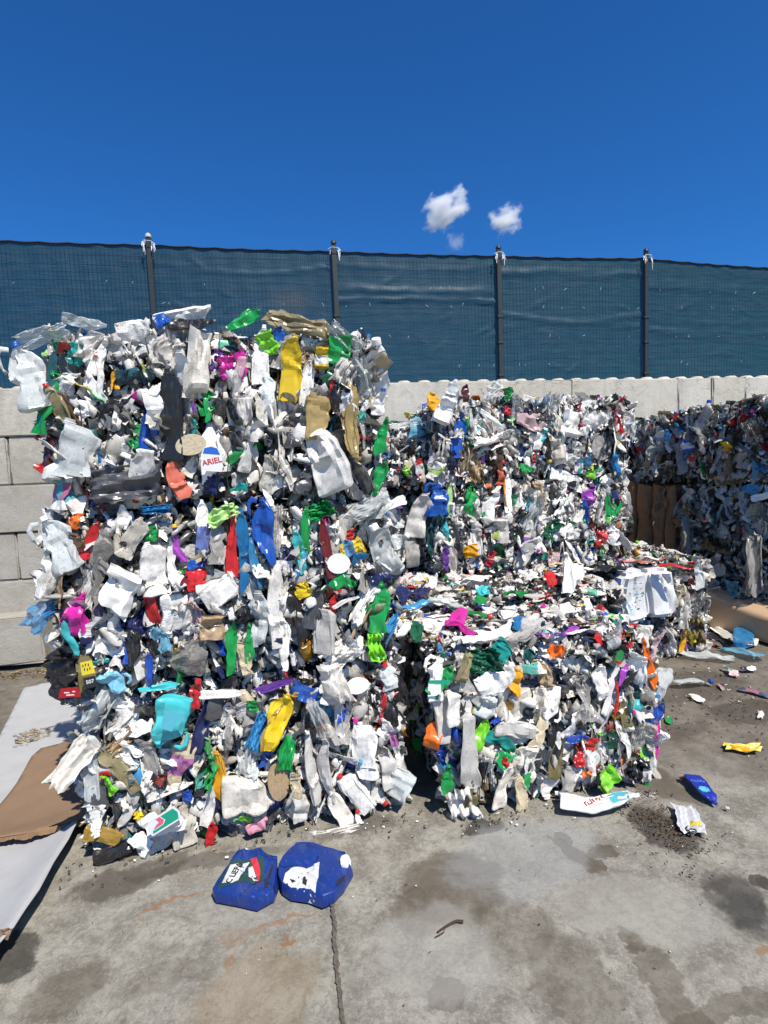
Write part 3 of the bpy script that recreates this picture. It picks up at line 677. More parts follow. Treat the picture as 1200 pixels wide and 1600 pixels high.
# low-polygon fragments for the packed scrap between the pieces
def frag_templates():
    T = []; rng = np.random.default_rng(5)
    for i in range(10):  # crumpled scraps
        n = 5; u = np.linspace(-.5, .5, n); U, W = np.meshgrid(u, u); P = np.stack([U.ravel(), rng.normal(size=n*n)*.13, W.ravel()], 1); P += rng.normal(size=P.shape)*.05
        F = np.array([(j*n+i2, j*n+i2+1, (j+1)*n+i2+1, (j+1)*n+i2) for j in range(n-1) for i2 in range(n-1)]); T.append((P, F))
    for i in range(8):   # small crushed tubs
        n = 7; rings = [(.35, -.5), (.5, -.4), (.48, .1), (.42, .35), (.15, .5)]; P = []
        for r, z in rings:
            for q in range(n): a = 6.283*q/n; P.append((r*math.cos(a), r*.5*math.sin(a), z))
        P = np.array(P)+rng.normal(size=(len(rings)*n, 3))*.07
        F = np.array([(j*n+q, j*n+(q+1) % n, (j+1)*n+(q+1) % n, (j+1)*n+q) for j in range(len(rings)-1) for q in range(n)]); T.append((P, F))
    return T
FR = frag_templates()
def scrap_mesh(name, centers, normals, sizes, cols, rng, flat=.35):
    Vs = []; Fs = []; Cs = []; base = 0
    for p, nrm, s, c in zip(centers, normals, sizes, cols):
        P, F = FR[rng.integers(len(FR))]
        n = nrm+rng.normal(size=3)*.55; n /= np.linalg.norm(n); a = rng.normal(size=3)*np.array([.5, .5, 1.0]); a -= n*(a @ n); a /= np.linalg.norm(a)+1e-9; b = np.cross(n, a)
        sc = s*np.array([rng.uniform(.35, .9), .7, rng.uniform(.8, 1.5)])
        Q = p + (P*sc) @ np.stack([b, n, a]); Vs.append(Q); Fs.append(F+base); base += len(P); Cs.append(np.tile(np.append(c, 1.0), (len(P), 1)))
    V = np.concatenate(Vs); F = np.concatenate(Fs); Cc = np.concatenate(Cs)
    me = bpy.data.meshes.new(name); me.vertices.add(len(V)); me.vertices.foreach_set('co', V.ravel()); me.loops.add(F.size); me.polygons.add(len(F))
    me.loops.foreach_set('vertex_index', F.ravel().astype(np.int32)); me.polygons.foreach_set('loop_start', np.arange(0, F.size, 4, dtype=np.int32)); me.update(calc_edges=True)
    ca = me.color_attributes.new('Col', 'FLOAT_COLOR', 'POINT'); ca.data.foreach_set('color', Cc.ravel()); me.materials.append(M['s']); me.validate()
    return me
ZAX = np.array([0, 0, 1.0])
HERO = {}
class Bale:
    def __init__(s, label, group, x, y, z, w_, d, h, rz=0.0, seed=1, pet=False, name='plastic_bale', cat='bale'):
        s.root = empty(name, (x, y, z), rz); tag(s.root, label, cat, group)
        s.w, s.d, s.h = w_, d, h; s.rng = np.random.default_rng(seed); s.pet = pet
        s.mw = Matrix.Translation((x, y, z)) @ Matrix.Rotation(rz, 4, 'Z'); s.inv = s.mw.inverted(); s.pal = PAL_PET if pet else PAL_HD
        s.faces = {'front': (np.array([0, 0, 0.]), np.array([1., 0, 0]), ZAX, np.array([0, -1., 0]), w_, h), 'left': (np.array([0, d, 0.]), np.array([0, -1., 0]), ZAX, np.array([-1., 0, 0]), d, h),
                   'right': (np.array([w_, 0, 0.]), np.array([0, 1., 0]), ZAX, np.array([1., 0, 0]), d, h), 'top': (np.array([0, 0, h]), np.array([1., 0, 0]), np.array([0, 1., 0]), ZAX, w_, d),
                   'back': (np.array([w_, d, 0.]), np.array([-1., 0, 0]), ZAX, np.array([0, 1., 0]), w_, h)}
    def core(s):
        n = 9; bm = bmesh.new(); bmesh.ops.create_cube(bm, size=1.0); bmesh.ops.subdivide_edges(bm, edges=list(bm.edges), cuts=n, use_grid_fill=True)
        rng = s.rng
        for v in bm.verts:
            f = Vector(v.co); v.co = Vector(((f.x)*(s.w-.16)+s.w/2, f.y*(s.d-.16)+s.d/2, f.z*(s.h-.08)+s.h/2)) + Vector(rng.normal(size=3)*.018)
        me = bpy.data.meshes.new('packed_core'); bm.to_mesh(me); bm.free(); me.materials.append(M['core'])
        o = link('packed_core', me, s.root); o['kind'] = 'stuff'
    def filler(s, dens, faces):
        rng = s.rng; Ce = []; Nn = []; Sz = []; Co = []
        for f, k in faces.items():
            o, u, v, n, L, H = s.faces[f]; cnt = int(dens*k*L*H*(1.0 if not s.pet else .7))
            for i in range(cnt):
                a, b = rng.random(), (rng.uniform(.035, .965) if f != 'top' else rng.random()); e = min(a, 1-a)*L; e2 = min(b, 1-b)*H
                dep = rng.uniform(-.085, -.005)-.05*max(0, 1-e/.12)-.06*max(0, 1-e2/.07)+(.045*math.sin(math.pi*b)-.01 if f != 'top' else 0)
                Ce.append(o+u*a*L+v*b*H+n*dep); Nn.append(n); Sz.append(rng.uniform(.04, .115)*(1.1 if f != 'top' else 1.0))
                c = np.array(C_[pick(s.pal if rng.random() < .4 else ([('white', 5), ('offw', 3), ('lgrey', 1.5), ('dgrey', 3.2), ('grey', 1), ('black', 1.6)] if not s.pet else [('grey', 3), ('dgrey', 3), ('lgrey', 2), ('ice', 2)]), rng)]); Co.append(c*(rng.uniform(.35, .9) if rng.random() < .6 else rng.uniform(.85, 1)))  # most scraps darkened, for dirt and for shade deep in the gaps
        me = scrap_mesh('packed_scrap', Ce, Nn, Sz, Co, rng); o = link('packed_scrap', me, s.root); o['kind'] = 'stuff'
    def pieces(s, counts, size=(.10, .30), avoid=()):
        rng = s.rng; h_ = s.inv
        i3 = h_.to_3x3(); av = []
        for P_, A_, N_, hl, hw in avoid:
            a_ = np.array(i3 @ Vector(A_)); n_ = np.array(i3 @ Vector(N_)); b_ = np.cross(a_, n_); b_ /= np.linalg.norm(b_)+1e-9; av.append((np.array(h_ @ Vector(P_)), a_, b_, hl, hw))
        for f, cnt in counts.items():
            o, u, v, n, L, H = s.faces[f]
            cols = max(1, int(round(math.sqrt(cnt*L/H*1.5)))); rows = max(1, int(round(cnt/cols)))
            for r in range(rows):
                for c in range(cols):
                    a = (c+.5+rng.uniform(-.5, .5))/cols; b = (r+.5+rng.uniform(-.5, .5))/rows
                    e = min(a, 1-a)*L; e2 = min(b, 1-b)*H; dep = rng.uniform(-.055, .025)-.03*max(0, 1-e/.1)-.045*max(0, 1-e2/.08)+(.045*math.sin(math.pi*b)-.01 if f != 'top' else 0)
                    p = o+u*a*L+v*b*H+n*dep
                    skip = False
                    for q, a_, b_, hl, hw in av:
                        if np.linalg.norm(p-q) > .6: continue
                        da, db = abs((p-q) @ a_), abs((p-q) @ b_)
                        if da < hl*.80 and db < hw*.72: skip = rng.random() < (.9 if hl < .39 else 1.1); break
                        if da < hl+.03 and db < hw+.03: p = p-n*.03
                    if skip: continue
                    if s.pet: kind = rng.choice(list('bsgftdj'), p=[.34, .16, .2, .18, .04, .02, .06])
                    else: kind = rng.choice(list('bsjtgfdcy'), p=[.28, .22, .15, .08, .05, .11, .03, .05, .03])
                    ln = rng.uniform(*size)*(1.25 if rng.random() < .12 else 1); col = pick(s.pal, rng); mat = matfor(kind, col, rng, s.pet)
                    asp = {'b': .38, 's': .42, 'j': .62, 't': .2, 'g': .7, 'f': .6, 'd': .9, 'c': .62, 'y': .7}[kind]*rng.uniform(.75, 1.2)
                    if kind == 'd': ln *= .5
                    if kind in 'gf': ln *= .8
                    if f == 'top':
                        an = rng.random()*6.283; ax = u*math.cos(an)+v*math.sin(an)+n*rng.normal()*.18; nn = n+rng.normal(size=3)*.25
                    else:
                        an = rng.normal()*.42 if rng.random() < .8 else rng.random()*3.14
                        ax = v*math.cos(an)+u*math.sin(an)+n*rng.normal()*.15
                        tw = rng.normal()*.5 if rng.random() < .5 else rng.uniform(.6, 1.45)*rng.choice([-1, 1])
                        nn = n*math.cos(tw)+u*math.sin(tw)+rng.normal(size=3)*.1
                    if rng.random() < .45: ax = -ax
                    ln_ = min(ln, 2.1*min(H*b if abs(ax @ v) > .6 else 9, H*(1-b) if abs(ax @ v) > .6 else 9)+.05)
                    dpt = None
                    if kind in 'bsjtc': dpt = ln_*asp*rng.uniform(.25, .5)
                    if kind in 'g': dpt = ln_*asp*rng.uniform(.4, .7)
                    p = p-n*max(0, (0 if dpt is None else dpt*.35)-.01)
                    piece(s.root, kind, p, ax, nn, ln_, max(.03, ln_*asp), col, mat, rng.choice(CAPS) if rng.random() < .36 else None, rng, dpt)
                    if rng.random() < .05:   # a loose closure wedged beside it
                        q = p+u*rng.normal()*.05+v*rng.normal()*.05+n*.02; dd = rng.uniform(.028, .045)
                        mm = frame_matrix(q, n+rng.normal(size=3)*.5, u+rng.normal(size=3)*.2, dd, dd, dd*.7)
                        co = link('cap', CAP, s.root, M['c'], mm); co.color = (*C_[rng.choice(CAPS)], 1)
    def wires(s, n=4, r=.0022, faces=True):
        rng = s.rng
        for i in range(n):
            x = s.w*(i+.5)/n+rng.normal()*.02; pts = []; e = .022
            def side(a, b, k):
                for q in range(k): t = q/k; pts.append(a+(b-a)*t+np.array([rng.normal()*.008, 0, 0]))
            A, B_, C2, D_ = [np.array(q) for q in ((x, -e, .02), (x, -e, s.h), (x, s.d, s.h), (x, s.d, .02))]
            side(A, B_, 8); side(B_, C2, 5); side(C2, D_, 3); side(D_, A, 3); pts.append(pts[0])
            V = []; F = []; tube(V, F, pts, r, 5); o = link('baling_wire', mesh('baling_wire', V, F, False), s.root); o.data.materials.append(M['wire'])
    def hero(s, px, py, ln, wd, ang, kind, col, mat='o', cap=None, out=0.0, face='front', tilt=0.0, var=None, depth=None, plane=None, lean=0.0, capscale=1.0):
        out = out*.62
        """a piece read off the photograph: centre px,py, length and width in photo pixels, angle clockwise from upright"""
        if face == 'top':
            P = on_z(px, py, plane if plane is not None else s.root.location.z+s.h+.02+out); k = ppm(P)
            p2 = on_z(px+ln*.5*math.sin(math.radians(ang)), py-ln*.5*math.cos(math.radians(ang)), P[2]); ax = p2-P; L = np.linalg.norm(ax)*2; L = min(L, ln*k*2.2); W = wd*k*1.2; nn = np.array([0, 0, 1.])
        else:
            o, u, v, n, *_ = s.faces[face]; nw = np.array((s.mw.to_3x3() @ Vector(n))[:]); pw = np.array((s.mw @ Vector(o+n*out))[:])
            P = on_plane(px, py, pw, nw); k = ppm(P)
            p2 = on_plane(px+ln*.5*math.sin(math.radians(ang)), py-ln*.5*math.cos(math.radians(ang)), pw, nw); ax = p2-P; ax = ax/np.linalg.norm(ax); L = ln*k; W = wd*k; tl_ = tilt if tilt else float(s.rng.normal()*.42); nn = nw+np.array([math.sin(tl_), 0, 0])+np.array([0, 0, lean if lean else float(s.rng.normal()*.22)])
        inv3 = s.inv.to_3x3(); pl_ = s.inv @ Vector(P); rng = s.rng
        W *= 1.10; L *= 1.12
        dpt = depth if depth else (min(W, L)*.5 if kind in 'bjscgt' else None)
        q = piece(s.root, kind, pl_, inv3 @ Vector(ax), inv3 @ Vector(nn), L, W, col, mat, cap, rng, dpt, var, capscale)
        s.av.append((tuple(P), tuple(ax/np.linalg.norm(ax)), tuple(nn/np.linalg.norm(nn)), L*.5, W*.5)); HERO[(int(px), int(py))] = q; return q
    av = None
G1 = 'bales of the tall front stack'; G2 = 'bales of the stack by the wall'; G3 = 'bales of clear bottles along the right side'; G4 = 'low bales on the right'
B = {}
def mk(key, *a, **k):
    B[key] = Bale(*a, **k); B[key].av = []; return B[key]
mk('T1', 'bottom bale of the tall front stack, with a turquoise jug and mustard yellow sheet', G1, -1.20, 3.15, 0.0, 1.80, 1.15, .95, seed=11)
mk('T2', 'middle bale of the tall front stack, with cobalt jug and red and blue strips', G1, -1.27, 3.13, .96, 1.88, 1.15, .94, seed=12, rz=.004)
mk('T3', 'top bale of the tall front stack, with black canister, yellow sheet and magenta wads', G1, -1.21, 3.16, 1.91, 1.74, 1.12, .93, seed=13)
mk('A', 'low front bale on the right, with a magenta strip down its right edge', G4, .84, 3.05, 0.0, 1.42, 1.0, .97, seed=21, rz=.02)
mk('Bk', 'low bale right behind the low front bale, seen mainly by its sunlit flat top', G4, .80, 4.12, 0.0, 1.95, 1.05, .99, seed=22)
mk('C', 'low bale with two big crushed white jerrycans in its face', G4, 2.87, 4.98, 0.0, 1.38, 1.1, 1.0, seed=23)
mk('D1', 'middle bale of the wall stack, with a cobalt jug at its upper left corner', G2, 1.40, 5.28, .96, 2.10, 1.15, .89, seed=31)
mk('D2', 'top bale of the wall stack, with a blue strip and yellow scrap upper left', G2, 1.47, 5.32, 1.86, 2.06, 1.1, .83, seed=32)
mk('E1', 'shaded lower bale in the gap between the tall front stack and the wall stack', G2, .30, 5.75, .96, 1.12, 1.0, .87, seed=33)
mk('E2', 'small sunlit top bale in the gap between the tall and the wall stack', G2, .25, 5.50, 1.84, 1.22, 1.1, .60, seed=34)
mk('E0', 'lowest bale of the wall stack, half hidden behind the low bales', G2, .75, 5.30, 0.0, 2.0, 1.2, .95, seed=35)
# clear bottle bales: their face looks left towards the gate of the yard, in shade
gd = np.array([.33, -.944]); gd /= np.linalg.norm(gd); GR = math.atan2(gd[1], gd[0])
P0 = np.array([4.62, 6.72]); 
def gcol(t): q = P0+gd*t; return q[0], q[1]
q0 = gcol(-.17); q1 = gcol(.54)
mk('G3a', 'top bale of clear bottles nearest the wall, above the brown cardboard bale', G3, q0[0], q0[1], 1.72, .70, 1.1, .84, seed=41, rz=GR, pet=True)
mk('G1a', 'dark bottom bale of clear bottles under the brown cardboard bale', G3, q0[0], q0[1], 0, .70, 1.1, .84, seed=43, rz=GR, pet=True)
mk('G3b', 'top bale of clear bottles at the right edge, with a yellow and a blue label', G3, q1[0], q1[1], 1.72, 1.42, 1.1, .90, seed=44, rz=GR, pet=True)
mk('G2b', 'middle bale of clear bottles at the right edge, with white film hanging from it', G3, q1[0]+.02, q1[1]+.02, .86, 1.42, 1.1, .85, seed=45, rz=GR, pet=True)
mk('G1b', 'bottom bale of clear bottles at the right edge, behind the standing cardboard sheet', G3, q1[0], q1[1], 0, 1.42, 1.1, .85, seed=46, rz=GR, pet=True)
# ---- pieces read off the photograph: (x, y, length, width, angle, kind, colour, material, cap, out, extra)
def H(b, rows, face='front', **kw):
    for r in rows:
        x, y, ln, wd, an, kd, co = r[:7]; mt = r[7] if len(r) > 7 else 'o'; cp = r[8] if len(r) > 8 else None; out = r[9] if len(r) > 9 else .025
        ex = r[10] if len(r) > 10 else {}
        B[b].hero(x, y, ln, wd, an, kd, co, mt, cp, out, face, **{**kw, **ex})
H('T3', [
 (40, 588, 95, 58, -22, 'j', 'ice', 'h', 'cobalt', .05), (69, 524, 85, 32, 75, 'f', 'ice', 'f', None, .04), (92, 535, 32, 24, 0, 's', 'green', 'c'), (130, 503, 58, 18, 105, 'b', 'ice', 'p', None, .03),
 (98, 540, 20, 16, 70, 't', 'red', 'c', None, .05), (119, 552, 34, 26, 0, 'g', 'teal', 'c', None, .04), (138, 538, 50, 34, 20, 'f', 'lgrey', 'h', None, .03), (152, 560, 60, 22, 10, 's', 'white'), (182, 550, 54, 34, -30, 's', 'lgrey', 'h'),
 (212, 516, 48, 30, 80, 'c', 'white', 'o', None, .04), (157, 592, 62, 15, 4, 't', 'white', 'o', 'red', .05), (212, 586, 52, 28, 85, 'b', 'dteal', 'c', None, .04), (69, 645, 92, 28, 14, 's', 'green', 'c', None, .05), (80, 582, 62, 13, 8, 's', 'dteal', 'c', None, .04),
 (91, 640, 78, 36, -24, 'j', 'khaki', 'c', 'red', .07), (118, 712, 95, 62, 14, 'c', 'ice', 'h', None, .06), (200, 748, 104, 62, 82, 'f', 'dgrey', 'c', None, .06, {'depth': .10}), (270, 650, 128, 38, 1, 'c', 'black', 'c', None, .05),
 (239, 630, 74, 32, 178, 'b', 'white', 'c', 'blue', .08), (227, 672, 90, 18, 2, 's', 'blue', 'c', None, .03), (258, 537, 68, 50, 12, 'f', 'lgrey', 'h', None, .05), (309, 565, 102, 38, 3, 'y', 'offw', 'o', None, .05), (275, 746, 62, 30, -14, 'b', 'salmon', 'c', None, .05),
 (298, 695, 42, 30, 80, 'd', 'cream', 'o', None, .09), (302, 668, 26, 20, 20, 'g', 'teal', 'c', None, .05), (74, 712, 44, 20, 6, 's', 'maroon', 'c', None, .03), (102, 596, 40, 36, 20, 'g', 'lgrey', 'l', None, .04), (170, 636, 42, 40, 0, 'g', 'dgrey', 'p', None, .04),
 (184, 666, 44, 26, 10, 'b', 'black', 'c', None, .03), (253, 503, 22, 22, 80, 'g', 'cobalt', 'c', None, .05), (288, 494, 80, 26, 80, 'b', 'white', 'c', None, .0), (300, 505, 66, 22, 84, 'b', 'black', 'o', None, .05), (180, 594, 28, 13, 0, 's', 'amber', 'c'),
 (383, 498, 54, 20, 55, 's', 'green', 'c', None, .05), (416, 536, 34, 34, -20, 'g', 'lime', 'c', None, .07), (354, 574, 36, 28, -8, 'g', 'magenta', 'c', None, .07), (376, 568, 40, 25, -14, 'g', 'magenta', 'c', None, .07), (408, 572, 86, 25, 2, 's', 'white', 'o', None, .05),
 (414, 628, 78, 24, 4, 'b', 'ice', 'o', None, .06), (455, 596, 92, 38, 12, 's', 'yellow', 'c', None, .08), (468, 505, 100, 32, 106, 'g', 'khaki', 'c', None, .03, {'depth': .12}), (543, 528, 60, 28, 128, 'f', 'ice', 'f', None, .04), (532, 546, 46, 38, 20, 's', 'green', 'c', None, .06),
 (515, 580, 40, 18, 10, 's', 'dgreen', 'c', None, .05), (501, 560, 30, 22, 0, 'y', 'yellow', 'l', None, .04), (518, 612, 42, 11, -4, 's', 'red', 'c', None, .05), (496, 650, 66, 40, 0, 'c', 'honey', 'h', None, .05), (543, 652, 108, 40, 178, 'b', 'honey', 'h', None, .09),
 (463, 668, 62, 32, 14, 's', 'dgrey', 'o', None, .07), (508, 714, 104, 60, -20, 'j', 'white', 'h', None, .06), (545, 572, 62, 40, 24, 'f', 'white', 'h', None, .05), (435, 527, 30, 18, 0, 's', 'cobalt', 'c'), (328, 634, 50, 20, 0, 's', 'green', 'c', None, .04),
 (380, 646, 50, 28, 178, 'y', 'lgrey', 'o', None, .05), (474, 748, 44, 28, 0, 's', 'dgrey', 'c', None, .05), (595, 682, 56, 19, 6, 's', 'green', 'c', None, .03), (592, 745, 52, 20, 18, 's', 'green', 'c', None, .04), (563, 740, 58, 22, -26, 'c', 'dgrey', 'o', None, .06),
 (592, 630, 34, 24, 0, 'b', 'white', 'c', 'cobalt', .04), (568, 594, 66, 34, -10, 'f', 'ice', 'p', None, .04), (331, 716, 80, 33, -6, 'b', 'white', 'c', None, .08, {'var': 3}), (332, 756, 30, 26, 4, 'y', 'navy', 'c', None, .07), (375, 765, 26, 14, 60, 'b', 'teal', 'c'),
 (470, 560, 40, 34, 30, 'g', 'tan', 'o'), (440, 555, 60, 24, 16, 's', 'grey', 'f', None, .05), (480, 600, 80, 22, 4, 's', 'white', 'o', None, .04), (396, 700, 70, 26, 10, 'b', 'white', 'h', None, .03), (352, 700, 66, 22, -4, 's', 'white', 'o', None, .04), (420, 745, 56, 26, 14, 'b', 'offw', 'h', None, .04),
 (445, 730, 70, 22, -28, 's', 'offw', 'o', None, .05), (150, 612, 60, 20, -30, 's', 'white', 'c', None, .04), (130, 640, 36, 30, 30, 'b', 'white', 'c', None, .05), (220, 540, 60, 30, 60, 's', 'white', 'h', None, .03), (284, 600, 60, 20, -20, 'f', 'lgrey', 'h', None, .03)])
H('T2', [
 (88, 850, 84, 54, -30, 'j', 'ice', 'h', 'white', .06), (80, 908, 58, 36, 18, 'y', 'white', 'o', None, .03), (118, 812, 28, 20, 20, 'g', 'orange', 'c', None, .05), (140, 846, 58, 16, 22, 's', 'red', 'c', None, .05), (118, 846, 30, 28, 0, 'g', 'brown', 'o', None, .06),
 (164, 882, 100, 30, 4, 'b', 'grey', 'p', None, .06), (137, 920, 66, 22, 8, 'f', 'white', 'h', None, .06), (190, 925, 64, 58, 30, 'y', 'white', 'c', None, .08), (208, 840, 64, 28, 30, 'c', 'offw', 'h', None, .04), (234, 834, 26, 20, 10, 'g', 'green', 'c'),
 (246, 795, 44, 14, 85, 'f', 'cblue', 'o', None, .05), (240, 888, 78, 40, -8, 'c', 'white', 'o', None, .06), (226, 905, 34, 17, -10, 's', 'yellow', 'c', None, .05), (232, 940, 66, 21, -14, 's', 'red', 'c', None, .06), (275, 850, 54, 17, -12, 't', 'violet', 'c', 'yellow', .05),
 (307, 908, 34, 32, 0, 'y', 'red', 'c', None, .05), (288, 922, 48, 15, 4, 's', 'dred', 'c', None, .05), (305, 884, 26, 18, 80, 'g', 'cobalt', 'c'), (115, 960, 66, 42, -8, 'g', 'magenta', 'c', None, .08, {'depth': .1}), (104, 998, 58, 19, 168, 't', 'turq', 'c', None, .09),
 (60, 962, 46, 42, 30, 'f', 'sky', 'f', None, .05), (99, 1036, 66, 56, 10, 'g', 'black', 'c', None, .06, {'depth': .16}), (102, 1076, 50, 50, 178, 'j', 'black', 'c', None, .08), (137, 1054, 58, 25, -8, 'b', 'olive', 'c', 'black', .09), (178, 1063, 44, 36, 115, 'j', 'lblue', 'c', None, .06),
 (212, 972, 52, 42, 0, 'f', 'navy', 'c', None, .03), (176, 1004, 44, 40, 20, 'g', 'white', 'o', None, .05), (206, 1012, 64, 30, -10, 'c', 'black', 'o', None, .05), (233, 1042, 48, 13, -6, 's', 'blue', 'c', None, .06), (343, 922, 54, 44, 60, 'c', 'white', 'o', None, .09),
 (298, 1024, 60, 54, 0, 'g', 'grey', 'p', None, .06), (348, 803, 48, 26, 60, 'f', 'plime', 'c', None, .07), (361, 856, 108, 20, -2, 's', 'red', 'c', None, .06), (379, 860, 122, 19, -3, 's', 'cblue', 'c', None, .07), (411, 828, 98, 42, -5, 'j', 'cobalt', 'c', None, .06, {'var': 2}),
 (434, 822, 62, 20, -4, 'f', 'lgrey', 'p', None, .06), (398, 880, 74, 20, -10, 'b', 'sky', 'h', None, .06), (446, 880, 56, 24, 4, 's', 'navy', 'l', None, .05), (467, 862, 66, 16, -12, 's', 'turq', 'c', None, .07), (474, 842, 80, 22, 6, 'b', 'green', 'c', None, .06),
 (499, 800, 44, 28, 60, 'f', 'green', 'c', None, .06), (510, 856, 88, 15, -12, 's', 'dred', 'c', None, .06), (529, 881, 28, 33, 0, 'd', 'white', 'c', None, .08), (551, 856, 36, 28, 70, 'g', 'yellow', 'l', None, .07), (560, 870, 26, 16, 60, 't', 'cblue', 'c', None, .07), (548, 835, 16, 16, 0, 'g', 'red', 'c', None, .08),
 (529, 905, 42, 25, 75, 's', 'green', 'c', None, .06), (522, 945, 38, 17, 0, 't', 'red', 'c', 'red', .06), (474, 922, 28, 26, 30, 'g', 'yellow', 'c', None, .05), (578, 796, 64, 44, 60, 'f', 'ice', 'f', None, .07), (596, 862, 72, 44, -30, 'b', 'ice', 'h', 'white', .06), (507, 985, 68, 35, 0, 'c', 'lgrey', 'h', None, .08),
 (402, 968, 84, 32, 2, 's', 'ice', 'h', None, .08), (444, 1006, 78, 18, 2, 's', 'white', 'o', None, .08), (430, 944, 124, 28, 2, 'b', 'white', 'h', None, .07), (360, 1009, 78, 18, 2, 's', 'green', 'c', None, .07), (388, 1004, 58, 15, -6, 's', 'green', 'c', None, .05), (380, 1026, 50, 20, -16, 'b', 'cream', 'o', None, .06),
 (466, 958, 92, 28, -14, 's', 'black', 'c', None, .05), (490, 950, 60, 26, 10, 's', 'dgrey', 'o', None, .04), (536, 1018, 58, 44, 50, 'f', 'white', 'o', None, .07), (594, 962, 72, 28, 6, 's', 'green', 'c', None, .07), (585, 1010, 48, 26, -14, 'f', 'lime', 'c', None, .06), (556, 985, 78, 9, 28, 't', 'tan', 'o', None, .07),
 (574, 935, 84, 24, 32, 'f', 'white', 'o', None, .05), (590, 902, 32, 26, 80, 'g', 'navy', 'c'), (318, 830, 90, 24, -2, 's', 'white', 'l', None, .05), (338, 850, 60, 24, 4, 'b', 'grey', 'h', None, .05), (262, 960, 66, 30, 22, 'b', 'lgrey', 'h', None, .05), (250, 1000, 40, 22, -30, 's', 'lblue', 'h', None, .06),
 (268, 884, 80, 14, -6, 's', 'white', 'o', None, .05), (156, 940, 50, 20, -6, 'b', 'lgrey', 'p', None, .07), (620, 845, 30, 26, 40, 'b', 'ice', 'h', 'white', .04), (330, 980, 40, 36, 0, 'y', 'tan', 'o', None, .04), (310, 965, 60, 30, -14, 'f', 'ppink', 'o', None, .04)])
